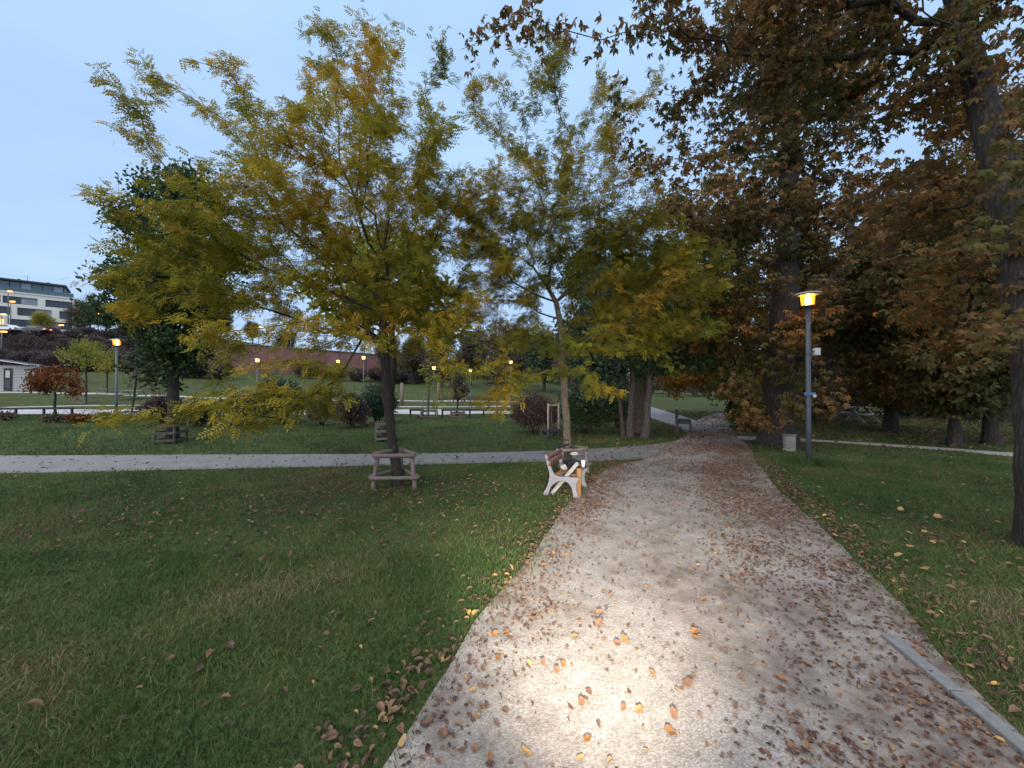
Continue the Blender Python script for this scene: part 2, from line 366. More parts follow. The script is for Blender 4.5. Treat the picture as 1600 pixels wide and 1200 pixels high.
def ribbon(name, left, right, z, mat, jit=.03, n=160, m=8, keep=True, seed=0):
    r_ = np.random.default_rng(seed)
    a = resamp(smooth_line(left), n); b = resamp(smooth_line(right), n)
    for e in (a, b):
        w1 = 2.2*np.convolve(r_.normal(0, 1, n+20), np.hanning(13)/np.hanning(13).sum(), 'same')[10:-10]
        e += (np.c_[w1, w1*.3]+r_.normal(0, .18, (n, 2)))*jit
    if keep: POLYS.append(np.r_[a, b[::-1]])
    t = np.linspace(0, 1, m); V = a[:, None]*(1-t)[None, :, None]+b[:, None]*t[None, :, None]
    V = V.reshape(-1, 2); zz = H(V[:, 0], V[:, 1])+z
    i = np.arange(n-1)[:, None]*m+np.arange(m-1)[None]; i = i.ravel()
    F = np.c_[i, i+1, i+1+m, i+m]
    me = mesh_np(name, np.c_[V, zz], F); me.flip_normals() if me.polygons[0].normal.z < 0 else None
    return tag(link(name, me, mat), kind='structure')
GL = [(-1.6, -.8), (-.95, .8), (-.63, 1.82), (-.32, 2.73), (.13, 3.9), (.73, 5.5), (1.5, 7.2), (2.3, 8.7), (3.4, 9.6), (4.9, 12.0), (6.5, 14.2), (8.3, 17.5), (10.2, 21.0), (13, 24.6), (18, 28)]
GR = [(1.6, -.8), (2.15, .8), (2.55, 1.82), (2.95, 2.75), (3.42, 3.7), (4.1, 5.5), (5.45, 8.5), (6.9, 11.2), (7.95, 13.6), (9.6, 17), (11.6, 20.5), (14.2, 22.8), (19, 25.4)]
ribbon('gravel_path', GL, GR, .012, M['gravel'], .035, 260, 14, seed=1)
AF = [(-40, 9.6), (-20, 9.9), (-13.2, 9.95), (-6, 10.15), (-3.4, 10.2), (0, 10.5), (2.8, 11.2), (4.85, 12.2), (6.3, 13.6)]
AN = [(-40, 7.2), (-20, 7.6), (-10.5, 7.95), (-6.8, 8.3), (-2.9, 8.7), (0, 9.05), (2.4, 9.3), (4.5, 10.0), (6.9, 11.6)]
ribbon('asphalt_path', AF, AN, .008, M['asphalt'], .03, 240, 6, seed=2)
ribbon('asphalt_branch_path', [(6.6, 14.4), (7.1, 16.7), (7.8, 21.7), (8.6, 27), (9.5, 36), (9, 60)], [(8.6, 16.6), (9.6, 20.5), (10.6, 26), (11.6, 32), (12.3, 40), (12, 60)], .016, M['asphalt'], .03, 120, 5, seed=3)
ribbon('trodden_side_path', [(7.9, 13.9), (10, 13.05), (12.4, 11.35), (14, 10.2), (22, 7.6)], [(7.5, 12.9), (9.9, 12.25), (12.2, 10.6), (13.6, 9.35), (22, 6.2)], .009, M['dirtpath'], .05, 100, 5, seed=4)
ribbon('street', [(-60, 28.5), (-25, 29.2), (-8, 29), (6, 28.6)], [(-60, 23.6), (-25, 24.2), (-8, 24.4), (5, 24.6)], .012, M['street'], .02, 100, 5, seed=5)
ribbon('field_path', [(-75, 41.5), (-30, 38.2), (-8, 37.0), (4, 36)], [(-75, 40.7), (-30, 37.4), (-8, 36.2), (4, 35.2)], .02, M['street'], .02, 100, 3, keep=False, seed=6)
ribbon('field_side_path', [(-40, 30.7), (-28, 33), (-14, 31.6), (2, 32.2)], [(-40, 30.1), (-28, 32.4), (-14, 31.0), (2, 31.4)], .02, M['street'], .02, 100, 3, keep=False, seed=7)

# ground sheet
gx = np.r_[np.arange(-400, -60, 20), np.arange(-60, -16, 2), np.arange(-16, 24, .5), np.arange(24, 70, 2), np.arange(70, 420, 20)]
gy = np.r_[np.arange(-60, -4, 8), np.arange(-4, 26, .5), np.arange(26, 110, 1.5), np.arange(110, 620, 25)]
XX, YY = np.meshgrid(gx, gy); n_ = len(gx)
i = (np.arange(len(gy)-1)[:, None]*n_+np.arange(n_-1)[None]).ravel()
lawn = link('lawn', mesh_np('lawn', np.c_[XX.ravel(), YY.ravel(), H(XX, YY).ravel()], np.c_[i, i+1, i+1+n_, i+n_], smooth=True), M['lawn'])
tag(lawn, kind='structure')

# ------------------------------------------------------------------ leaf templates (x along leaf, z up) and scatter
def tpl_pinnate(pairs=4, L_=.13, ll=.048, lw=.020):
    V = []; F = []
    def leaflet(o, d, n):
        b = len(V); s = np.array([-d[1], d[0], 0])
        o = np.array(o); d = np.array(d)
        V.extend([o, o+d*ll*.5+s*lw*.5, o+d*ll, o+d*ll*.5-s*lw*.5]); F.append([b, b+1, b+2, b+3])
    for k in range(pairs):
        x = L_*(.18+.78*k/pairs); z = -.25*L_*(x/L_)**2
        for sg in (1, -1): leaflet((x, 0, z), (.45, sg*.88, -.12), 0)
    leaflet((L_*.92, 0, -.22*L_), (1, 0, -.3), 0)
    return np.array(V), np.array(F)
def tpl_palmate(n=5, L_=.16, wd=.055, droop=.5):
    V = []; F = []
    for k in range(n):
        a = (k-(n-1)/2)*R(46 if n > 3 else 60); l = L_*(1-.18*abs(k-(n-1)/2)/2)
        d = np.array([math.cos(a), math.sin(a), 0]); s = np.array([-d[1], d[0], 0]); b = len(V)
        for t, ww, dz in ((.04, .10, 0), (.62, 1, -.16*droop), (1.0, .12, -.55*droop)):
            V.append(d*l*t+s*wd*.5*ww+np.array([0, 0, dz*l])); V.append(d*l*t-s*wd*.5*ww+np.array([0, 0, dz*l+.01*ww]))
        F += [[b, b+1, b+3, b+2], [b+2, b+3, b+5, b+4]]
    return np.array(V), np.array(F)
def tpl_simple(L_=.12, wd=.07):
    V = [(0, 0, 0), (.28*L_, wd*.46, .012), (.70*L_, wd*.42, .006), (L_, 0, -.03), (.28*L_, -wd*.46, .012), (.70*L_, -wd*.42, .006)]
    return np.array(V), np.array([[0, 3, 2, 1], [0, 4, 5, 3]])
def tpl_spray(k=4, sp=.16, L_=.12, wd=.075, seed=3):
    r_ = np.random.default_rng(seed); v0, f0 = tpl_simple(L_, wd); V = []; F = []
    for j in range(k):
        a = r_.uniform(0, 6.28); e = r_.normal(0, .5); c, s = math.cos(a), math.sin(a); ce, se = math.cos(e), math.sin(e)
        Mx = np.array([[c*ce, -s, -c*se], [s*ce, c, -s*se], [se, 0, ce]])
        F.append(f0+len(V)*0+sum(len(q) for q in V)); V.append(v0 @ Mx.T+r_.normal(0, sp*.5, 3))
    return np.concatenate(V), np.concatenate(F)
def scatter(name, tpl, pos, dirs, scale, rnd, roll=None, r_=rng):
    V0, F0 = tpl; n = len(pos)
    d = dirs/(np.linalg.norm(dirs, axis=1, keepdims=True)+1e-9)
    up = np.tile(np.array([0, 0, 1.]), (n, 1))+r_.normal(0, .6 if roll is None else roll, (n, 3))
    s = np.cross(up, d); s /= np.linalg.norm(s, axis=1, keepdims=True)+1e-9; u = np.cross(d, s)
    Mx = np.stack([d, s, u], 2)*scale[:, None, None]
    V = np.einsum('nij,kj->nki', Mx, V0)+pos[:, None]
    F = (F0[None]+(np.arange(n)*len(V0))[:, None, None]).reshape(-1, F0.shape[1])
    return mesh_np(name, V.reshape(-1, 3), F, {'rnd': np.repeat(rnd, len(V0))})

# ------------------------------------------------------------------ trees
def grow(trunk, r0, att, seed, zmin, alpha=.45, step=.3, wig=.06, tip=.004, kexp=2.2, lift=.15):
    r_ = np.random.default_rng(seed)
    tk = [np.array(trunk[0], float)]
    for a, b in zip(trunk[:-1], trunk[1:]):
        a = np.array(a, float); b = np.array(b, float); k = max(1, int(np.linalg.norm(b-a)/step))
        for j in range(1, k+1): tk.append(a+(b-a)*j/k+r_.normal(0, wig*.25, 3)*(j < k))
    N = 60000; P = np.zeros((N, 3)); par = np.full(N, -1); Lp = np.zeros(N); D = np.zeros((N, 3)); ok = np.zeros(N, bool)
    n = 0
    for k, p in enumerate(tk):
        P[n] = p; par[n] = n-1
        if n: D[n] = (p-P[n-1])/(np.linalg.norm(p-P[n-1])+1e-9); Lp[n] = Lp[n-1]+np.linalg.norm(p-P[n-1])*.6
        ok[n] = p[2]-tk[0][2] > zmin; n += 1
    nt_ = n; D[0] = (0, 0, 1)
    ok[nt_-1] = True
    c0 = P[nt_-1]
    base = np.array(tk[min(range(nt_), key=lambda q: abs(tk[q][2]-tk[0][2]-zmin))])
    order = np.argsort(np.linalg.norm(att-base, axis=1))
    tips = []
    for q in order:
        p = att[q]; v = p-P[:n]; dd = np.linalg.norm(v, axis=1)+1e-6
        cosb = (v*D[:n]).sum(1)/dd
        cost = dd+alpha*Lp[:n]+.55*dd*np.clip(.35-cosb, 0, 2); cost[~ok[:n]] = 1e9
        j = int(np.argmin(cost)); d = dd[j]; a = P[j].copy()
        ctrl = a+D[j]*d*.35+np.array([0, 0, lift*d]); k = max(1, int(d/step)); prev = j
        for s in range(1, k+1):
            t = s/k; pt = (1-t)**2*a+2*t*(1-t)*ctrl+t*t*p
            if s < k: pt = pt+r_.normal(0, wig, 3)*min(1, d)
            if n >= N: break
            P[n] = pt; par[n] = prev; dv = pt-P[prev]; ln = np.linalg.norm(dv)+1e-9; D[n] = dv/ln; Lp[n] = Lp[prev]+ln; ok[n] = True
            prev = n; n += 1
        tips.append(prev)
    P = P[:n]; par = par[:n]; D = D[:n]
    acc = np.zeros(n); rad = np.zeros(n)
    for j in range(n-1, -1, -1):
        rad[j] = tip if acc[j] == 0 else acc[j]**(1/kexp)
        if par[j] >= 0: acc[par[j]] += rad[j]**kexp
    ex = math.log(r0/tip)/math.log(max(rad[0], tip*1.5)/tip); rad = tip*(rad/tip)**ex
    zt = P[:, 2]-P[0, 2]; isT = np.arange(n) < nt_
    rad = np.where(isT, np.maximum(rad, r0*(1-.55*np.arange(n)/max(nt_, 1))), rad)
    rad = np.where(isT, rad*(1+.45*np.exp(-zt/.22)), rad)
    return P, par, rad, nt_, np.array(tips), D
def tubes(P, par, rad, sel_chains):
    V = []; Fq = []; nb = 0
    for ch in sel_chains:
        p = P[ch]; r = rad[ch].copy(); k = len(ch)
        if k < 2: continue
        r[0] = min(r[0], r[1]*1.25) if ch[0] != 0 else r[0]
        ns = 12 if r.max() > .09 else (6 if r.max() > .02 else 3)
        T = np.gradient(p, axis=0); T /= np.linalg.norm(T, axis=1, keepdims=True)+1e-9
        ref = np.array([1., 0, 0]) if abs(T[0, 0]) < .8 else np.array([0, 1., 0])
        U = np.cross(T, ref); U /= np.linalg.norm(U, axis=1, keepdims=True)+1e-9; W = np.cross(T, U)
        a = np.arange(ns)*2*math.pi/ns
        ring = p[:, None]+(U[:, None]*np.cos(a)[None, :, None]+W[:, None]*np.sin(a)[None, :, None])*r[:, None, None]
        V.append(ring.reshape(-1, 3)); i = np.arange(k-1)[:, None]*ns; kk = np.arange(ns)[None]
        Fq.append(np.stack([i+kk, i+(kk+1) % ns, i+ns+(kk+1) % ns, i+ns+kk], 2).reshape(-1, 4)+nb); nb += k*ns
    if not V: return None
    return np.concatenate(V), np.concatenate(Fq)
def chains_of(P, par, rad, nt_):
    n = len(P); kids = [[] for _ in range(n)]
    for j in range(1, n):
        if par[j] >= 0: kids[par[j]].append(j)
    trunk = np.arange(nt_); out = []
    stack = []
    for j in range(nt_):
        for c in kids[j]:
            if c >= nt_: stack.append((j, c))
    while stack:
        a, c = stack.pop(); ch = [a, c]
        while kids[c]:
            ks = sorted(kids[c], key=lambda q: -rad[q]); 
            for q in ks[1:]: stack.append((c, q))
            c = ks[0]; ch.append(c)
        out.append(np.array(ch))
    return trunk, out
def blobs(specs, n, r_):
    """points inside a union of ellipsoids [(cx,cy,cz, rx,ry,rz, weight)], biased to the shell"""
    wts = np.array([s[6] if len(s) > 6 else s[3]*s[4]*s[5] for s in specs], float); wts /= wts.sum()
    k = r_.choice(len(specs), n, p=wts); S = np.array([s[:6] for s in specs], float)[k]
    d = r_.normal(0, 1, (n, 3)); d /= np.linalg.norm(d, axis=1, keepdims=True)
    rr = r_.uniform(0, 1, n)**(1/2.6)
    return S[:, :3]+d*rr[:, None]*S[:, 3:]
def make_tree(name, loc, trunk, r0, specs, natt, seed, zmin, bark, leaf, tpl, nleaf, lsize=(.8, 1.25), ldroop=.3, spread=.16, alpha=.45, step=.3,
              wig=.06, lift=.15, clump=1.1, extra=None, rbias=0.0, twig=.014, label=None, cat='tree', group=None, upleaf=.1, tuft=4, tip=.004):
    """trunk, specs in local coordinates around loc"""
    r_ = np.random.default_rng(seed)
    att = blobs(specs, natt, r_)
    if extra is not None:
        ex = np.array(extra, float); att = np.r_[att, ex, np.repeat(ex, tuft, 0)+r_.normal(0, .30, (len(ex)*tuft, 3))]
    att[:, 2] = np.maximum(att[:, 2], .5)
    P, par, rad, nt_, tips, D = grow(trunk, r0, att, seed+1, zmin, alpha, step, wig, tip, 2.2, lift)
    root = empty(name, loc, label=label, cat=cat, group=group)
    tk, chs = chains_of(P, par, rad, nt_)
    big = [tk]
    t = tubes(P, par, rad, big); link('trunk', mesh_np('trunk', t[0], t[1], smooth=True), bark, root)
    t = tubes(P, par, rad, chs)
    if t is not None: link('branches', mesh_np('branches', t[0], t[1], smooth=True), bark, root)
    if nleaf:
        cand = np.where((rad < twig) & (np.arange(len(P)) >= nt_))[0]
        j = r_.choice(cand, nleaf); f = r_.uniform(0, 1, nleaf)[:, None]
        pos = P[j]*f+P[par[j]]*(1-f)+r_.normal(0, spread, (nleaf, 3))*np.array([1, 1, .7])
        outd = D[j]*.6+r_.normal(0, .75, (nleaf, 3)); outd[:, 2] = outd[:, 2]*.5-ldroop
        ph = np.random.default_rng(seed+5).uniform(0, 6, 6)
        cl = .5+.22*(np.sin(pos[:, 0]*2.1*clump+ph[0])+np.sin(pos[:, 1]*2.4*clump+ph[1])+np.sin(pos[:, 2]*2.7*clump+ph[2]))
        rn = np.clip(.5*cl+.5*r_.uniform(0, 1, nleaf)+rbias, 0, 1)
        me = scatter('crown', tpl, pos, outd, r_.uniform(lsize[0], lsize[1], nleaf), rn, r_=r_)
        link('crown', me, leaf, root)
    return root
def copy_tree(o, loc, rz, s, label, parent=None, group=None):
    c = o.copy(); COL.objects.link(c); c.location = loc; c.rotation_euler = (0, 0, rz); c.scale = (s, s, s) if not hasattr(s, '__len__') else s
    c['label'] = label
    if group: c['group'] = group
    for ch in o.children:
        k = ch.copy(); COL.objects.link(k); k.parent = c; k.matrix_parent_inverse = Matrix.Identity(4)
    return c

T_PIN = tpl_pinnate(); T_PAL = tpl_palmate(); T_PAL3 = tpl_palmate(3, .17, .085, .8); T_SIM = tpl_simple(); T_SPR = tpl_spray(); T_SPR2 = tpl_spray(5, .35, .2, .13, 9)

# --- honey locust with the log guard (front left)
D1 = 7.1; x1 = X(623, D1)
def loc1(px, py, dy=0): return (X(px, D1+dy)-x1, dy, Z(py, D1+dy))
tips1 = [loc1(*q) for q in ((200, 160, -1.2), (160, 300, -1.8), (250, 130, .4), (360, 80, -.3), (470, 50, .3), (545, 60, .2), (690, 90, .8), (700, 190, -1), (225, 400, -1.6), (330, 520, -2.2), (300, 640, -2.3), (380, 620, -2.6), (440, 655, -2.2), (520, 640, -1.6), (700, 560, -1.2), (735, 480, -1), (590, 80, .3))]
make_tree('honey_locust_tree', (x1, D1, 0), [(0, 0, 0), (-.10, .02, .6), (-.17, .02, 1.25), (-.22, .0, 1.9), (-.27, 0, 2.7), (-.30, .02, 3.3)], .085,
          [(*loc1(520, 330), 2.2, 2.2, 1.9), (*loc1(590, 190), 1.4, 1.6, 1.5), (*loc1(390, 400, -.6), 1.9, 1.7, 1.25), (*loc1(650, 420), 1.1, 1.5, 1.2), (*loc1(420, 560, -1.5), 1.1, .9, .55), (*loc1(600, 520), 1.2, 1.2, .55), (*loc1(690, 300, .3), .9, 1.2, 1.0), (*loc1(300, 440, -1.0), 1.3, 1.2, 1.0)],
          620, 11, 1.9, M['bark'], L['gled'], T_PIN, 25000, (.7, 1.3), .22, .085, .5, .3, .05, .2, 1.0, tips1, twig=.011,
          label='olive-yellow honey locust spreading left over a low log guard beside the asphalt path')
# --- honey locust behind the broken bench
D2 = 8.1; x2 = X(887, D2)
def loc2(px, py, dy=0): return (X(px, D2+dy)-x2, dy, Z(py, D2+dy))
tips2 = [loc2(*q) for q in ((745, 120, .2), (800, 150, -.6), (860, 95, .3), (880, 90, -.5), (940, 110, .4), (1000, 160, .5), (770, 560, -1), (760, 630, -.6), (790, 610, -1.2), (930, 600, -1.2), (905, 575, -.8), (1090, 520, -.6), (1060, 420, .8))]
make_tree('honey_locust_tree', (x2, D2, 0), [(0, 0, 0), (-.02, 0, .8), (-.07, 0, 1.8), (-.12, .02, 2.6), (-.17, 0, 3.2)], .082,
          [(*loc2(880, 330), 2.0, 2.0, 1.5), (*loc2(790, 420), 1.3, 1.5, 1.3), (*loc2(990, 430), 1.6, 1.5, 1.3), (*loc2(870, 230), 1.2, 1.2, .7, .35), (*loc2(760, 330), .9, 1.1, .9), (*loc2(830, 530), 1.1, 1.1, .55), (*loc2(960, 520), 1.2, 1.2, .6), (*loc2(1060, 430), 1.2, 1.2, 1.1), (*loc2(1050, 520), 1.0, 1.0, .5), (*loc2(740, 450), .8, .9, .7)],
          580, 23, 2.1, M['bark_pale'], L['gled2'], T_PIN, 25000, (.7, 1.25), .25, .085, .5, .3, .06, .2, 1.0, tips2, twig=.011,
          label='olive honey locust with pale straight trunk rising behind the broken bench')

# --- narrow dark tree at left with boarded guard
D3 = 12.2; x3 = X(268, D3)
def loc3(px, py, dy=0): return (X(px, D3+dy)-x3, dy, Z(py, D3+dy))
make_tree('dark_upright_tree', (x3, D3, 0), [(0, 0, 0), (.05, 0, 1.5), (-.05, .05, 3), (0, 0, 4.6), (.05, 0, 6.2)], .15,
          [(*loc3(275, 400), 1.7, 1.6, 2.0), (*loc3(255, 490), 1.8, 1.7, 1.5), (*loc3(285, 320), 1.1, 1.1, 1.1), (*loc3(265, 560), .9, .9, .9)],
          260, 31, 1.6, M['bark_old'], L['dark'], T_SPR, 5200, (.8, 1.4), .25, .2, .4, .35, .06, .2, 1, [loc3(175, 440), loc3(205, 290), loc3(245, 275), loc3(310, 285)], twig=.012,
          label='narrow dark green tree standing in a three-rail timber guard on the far left lawn')
# --- yellow-green maple behind the first tree
D4 = 12.6; x4 = X(602, D4)
def loc4(px, py, dy=0): return (X(px, D4+dy)-x4, dy, Z(py, D4+dy))
make_tree('yellow_maple_tree', (x4, D4, 0), [(0, 0, 0), (.12, 0, 1.1), (.25, 0, 2.3), (.2, .05, 3.6)], .12,
          [(*loc4(560, 470), 2.0, 1.8, 1.25), (*loc4(660, 470), 1.7, 1.6, 1.1), (*loc4(610, 400), 1.8, 1.7, 1.1), (*loc4(700, 520), 1.0, 1, .6)],
          170, 41, 1.6, M['bark'], L['maple'], tpl_palmate(3, .16, .10, .4), 4200, (.8, 1.3), .35, .2, .4, .35, .06, .2, 1, twig=.013,
          label='yellow-green maple on the middle lawn, half hidden behind the nearest tree trunk')

# --- grove right of the centre: bluish dark trees
def grove(px, dep, r0, lean, seed, lab, blob, leaf='blue', n=3600, nat=150, bark='bark_grey', extra=None):
    x0 = X(px, dep)
    def lc(a, b, dy=0): return (X(a, dep+dy)-x0, dy, Z(b, dep+dy))
    return make_tree('grove_tree', (x0, dep, h(x0, dep)), [(0, 0, 0), (lean*.35, 0, 1.2), (lean, 0, 2.8), (lean*1.2, 0, 4.4)], r0,
        [(*lc(a, b, dy), rx, ry, rz) for a, b, dy, rx, ry, rz in blob], nat, seed, 1.5, M[bark], L[leaf], T_SPR, n, (.9, 1.5), .25, .22, .4, .4, .07, .15, 1, extra, twig=.014, label=lab, group='trees of the dark grove')
grove(984, 13.6, .11, .12, 51, 'dark grove tree with slim grey stem, nearest to the purple bush', [(960, 520, 0, 1.9, 1.6, 1.2), (930, 590, -.3, 1.0, 1.0, .9), (980, 450, .4, 1.6, 1.4, 1.0)])
grove(974, 13.9, .075, -.35, 52, 'thin grove sapling stem leaning left from the base of the slim grey stem', [(930, 560, .3, 1.1, 1.0, .8), (905, 520, .4, 1.0, 1, .7)], n=1500, nat=70)
grove(999, 15.0, .30, -.1, 53, 'stout dark-barked grove tree with whitish foot, between two slimmer trunks', [(1000, 470, .6, 2.4, 2.0, 1.5), (1050, 520, .8, 1.6, 1.5, 1.1), (950, 430, 1, 2, 1.6, 1.3)], leaf='dark', n=4600, nat=190, bark='bark_grey')
grove(1007, 13.4, .12, .25, 54, 'rightmost slim grove trunk, leaning slightly right beside the leaf-strewn bench', [(1040, 500, -.2, 1.7, 1.5, 1.0), (1060, 560, .2, 1.0, 1, .6), (1010, 560, 0, 1.2, 1, .5)], leaf='dark', n=3000)
grove(1004, 23, .2, .1, 55, 'orange-brown chestnut drooping over the fork of the far paths', [(1075, 560, 0, 2.4, 2, 1.9), (1050, 590, 0, 1.9, 1.6, 1.2), (1110, 520, 0, 2.4, 2.2, 2.2)], leaf='chest_or', n=5200, nat=190, bark='bark_old')

# --- big old chestnut right of the gravel path
D5 = 11.8; x5 = X(1215, D5)
def loc5(px, py, dy=0): return (X(px, D5+dy)-x5, dy, Z(py, D5+dy))
T_CH = tpl_palmate(5, .125, .055, 1.2)
make_tree('old_chestnut_tree', (x5, D5, 0), [(0, 0, 0), (.02, 0, 1.0), (.1, .05, 2.4), (.3, .1, 4.2), (.45, .1, 6.5), (.5, .15, 9), (.5, .2, 11.4)], .43,
          [(*loc5(1230, 130), 2.9, 2.4, 2.4, 14), (*loc5(1130, 350), 2.3, 2.0, 2.2), (*loc5(1200, 520), 1.9, 1.6, 1.6), (*loc5(1300, 330), 1.8, 1.8, 2.2), (*loc5(1180, 600, -.9), 1.3, .8, .8), (*loc5(1110, 480, .5), 1.6, 1.4, 1.5), (*loc5(1225, 470, -1.1), 1.1, .6, 1.5), (*loc5(1215, 330, -1.1), 1.1, .6, 1.4), (*loc5(1240, 10), 3, 2.4, 1.8, 8)],
          430, 61, 2.0, M['bark_old'], L['chest'], T_CH, 7000, (.9, 1.4), .55, .2, .4, .4, .08, .12, .7, [loc5(*q) for q in ((1030, 330, -.4), (1060, 200, 0), (1290, 640, -1), (1170, 650, -1.2), (1230, 645, -1.1))], twig=.016, rbias=-.08,
          label='massive old chestnut with furrowed trunk and browned leaves, beside the stone litter bin')
make_tree('old_chestnut_tree', (x5+.95, D5+.9, 0), [(0, 0, 0), (-.08, 0, 1.2), (.0, .05, 3), (.35, .1, 5.5), (.9, .1, 8.5)], .24,
          [(*[a+b for a, b in zip(loc5(1290, 240), (-.95, -.9+1.2, 0))], 2.4, 2.2, 2.6), (*[a+b for a, b in zip(loc5(1270, 470), (-.95, .8, 0))], 1.6, 1.4, 1.7), (*[a+b for a, b in zip(loc5(1300, 60), (-.95, 0, 0))], 2.4, 2, 2)],
          190, 62, 2.2, M['bark_old'], L['chest'], T_CH, 2300, (.9, 1.4), .55, .2, .4, .4, .08, .12, .7, twig=.016, rbias=-.08,
          label='second dark chestnut stem close behind the massive one, left of the lamp')
# --- yellowish chestnut left of it, over the path
D6 = 15.5; x6 = X(1150, D6)
def loc6(px, py, dy=0): return (X(px, D6+dy)-x6, dy, Z(py, D6+dy))
make_tree('chestnut_tree', (X(1178, 17.2), 17.2, 0), [(0, 0, 0), (.0, 0, 1.5), (-.3, 0, 4), (-.6, 0, 7), (-.7, 0, 10)], .26,
          [(X(1120, 16.5)-X(1178, 17.2), -.7, Z(480, 16.5), 2.6, 2.2, 2.2), (X(1140, 16.5)-X(1178, 17.2), -.7, Z(580, 16.5), 1.9, 1.5, 1.5), (X(1100, 17)-X(1178, 17.2), 0, Z(360, 17), 2.8, 2.4, 2.6), (X(1170, 17)-X(1178, 17.2), -.3, Z(630, 17), 1.3, 1, .9)],
          240, 63, 2.0, M['bark_old'], L['chest_ol'], T_CH, 6200, (1.0, 1.6), .5, .24, .4, .45, .08, .12, .7, twig=.018,
          label='olive-gold chestnut hanging low on the left of the massive chestnut, over the path')

# --- foreground chestnut at the right frame edge, its crown overhead
DR = 4.25; xr = X(1644, 4.25)
def locr(px, py, d): return (X(px, d)-xr, d-DR, Z(py, d))
trR = [(0, 0, 0), locr(1632, 780, 4.28), locr(1630, 690, 4.3), locr(1624, 590, 4.4), locr(1594, 400, 4.7), locr(1540, 170, 5.1), locr(1500, 0, 5.5), locr(1470, -160, 5.8), locr(1455, -300, 6.0)]
spR = []
for px, py, d, rx, ry, rz in ((1250, 60, 6.2, 1.5, 1.3, .8), (1400, 120, 6.0, 1.3, 1.3, .9), (1120, 110, 6.6, 1.1, 1.2, .8), (1540, 250, 5.6, 1.0, 1.2, .8), (1330, -60, 5.4, 1.8, 1.6, .8), (1080, -60, 5.6, 1.4, 1.3, .7), (1480, 60, 5.2, 1.1, 1.2, .9), (1560, 420, 5.8, .9, 1.1, .8), (1440, 320, 7.2, 1.1, 1.2, .9), (1580, 540, 6.4, .7, .9, .5), (1500, 450, 7.4, 1.0, 1.1, .7), (1500, 200, 4.7, .45, .5, .5), (1560, 320, 4.5, .4, .5, .5), (1590, 460, 4.4, .35, .5, .4), (1520, 380, 5.2, .6, .6, .5), (1470, 520, 6.6, .8, .8, .5), (1540, 60, 4.9, .5, .5, .45), (1575, 540, 4.0, .3, .35, .35), (1545, 430, 4.1, .35, .35, .35), (1590, 380, 3.9, .3, .35, .35), (1530, 250, 4.4, .4, .4, .4)):
    spR.append((*locr(px, py, d), rx, ry, rz))
exR = [locr(*q) for q in ((805, 15, 5.2), (838, 60, 5.2), (845, 30, 5.2), (885, 45, 5.4), (770, 55, 5.6), (720, 75, 5.8), (940, 60, 5.6), (960, 130, 6), (980, 180, 6.2), (1020, 260, 6.6), (1060, 300, 6.8), (1000, 40, 5.5), (1100, 250, 6.4))]
make_tree('foreground_chestnut_tree', (xr, DR, 0), trR, .20, spR, 470, 77, 3.0, M['bark_old'], L['chest'], tpl_palmate(5, .085, .040, 1.3), 8600, (.7, 1.2), .9, .14, .35, .3, .06, .1, .9, exR, twig=.010, rbias=-.02, tuft=0,
          label='foreground chestnut cut by the right frame edge, grey leaning trunk, brown leaves overhead')

# --- wood on the right: browned and green trees
def wood(px, dep, r0, seed, lab, blob, leaf, n=4200, nat=170, hgt=8, lean=0, tpl=T_PAL3):
    x0 = X(px, dep)
    def lc(a, b, dy=0): return (X(a, dep+dy)-x0, dy, Z(b, dep+dy))
    return make_tree('wood_tree', (x0, dep, 0), [(0, 0, 0), (lean*.3, 0, 1.3), (lean, 0, hgt*.5), (lean*1.2, 0, hgt)], r0,
        [(*lc(a, b, dy), rx, ry, rz) for a, b, dy, rx, ry, rz in blob], nat, seed, 1.0, M['bark_old'], L[leaf], tpl, n, (.9, 1.5), .5, .25, .4, .45, .08, .1, .7, None, twig=.018, label=lab, group='trees of the wood on the right')
wood(1490, 11.6, .13, 81, 'slim dark tree with curved foot and olive low foliage, right of the side path', [(1480, 560, 0, 1.6, 1.5, 1.3), (1540, 500, .3, 1.8, 1.5, 1.6), (1450, 440, .3, 1.8, 1.5, 1.6), (1500, 620, .2, 1.2, 1, .6)], 'woodgreen', 5600, 170, 7, .1, T_PAL3)
wood(1548, 11.9, .16, 82, 'olive-leaved tree farthest right behind the side path, short flared trunk', [(1560, 590, 0, 1.3, 1.2, .9), (1590, 500, 0, 1.6, 1.5, 1.4), (1570, 400, .2, 1.8, 1.6, 1.7), (1600, 300, .4, 1.8, 1.8, 1.8)], 'woodgreen', 5400, 160, 8, 0, T_PAL3)
wood(1392, 15.4, .20, 83, 'brown chestnut with small dark trunk in mid-wood, nearest the picnic bench on its right', [(1400, 560, 0, 2.4, 2, 1.9), (1360, 480, 0, 2.4, 2, 2.2), (1430, 400, 0, 2.6, 2.2, 2.4), (1400, 620, 0, 1.8, 1.4, .8)], 'chest', 8000, 240, 10)
wood(1330, 22, .25, 84, 'brown-leaved tree deep in the wood behind the picnic bench', [(1320, 540, 0, 3.4, 2.6, 3), (1345, 430, 0, 3.2, 3, 2.6), (1380, 330, 0, 1.6, 2, 1.6), (1300, 610, 0, 2.4, 2, 1)], 'chest', 8000, 240, 14)
wood(1265, 19.5, .2, 85, 'grey-brown tree directly behind the lit lamp', [(1270, 560, 0, 2.6, 2, 2.4), (1280, 460, 0, 2.8, 2.4, 2.6), (1250, 620, 0, 1.8, 1.5, 1)], 'greywood', 3600, 150, 11)
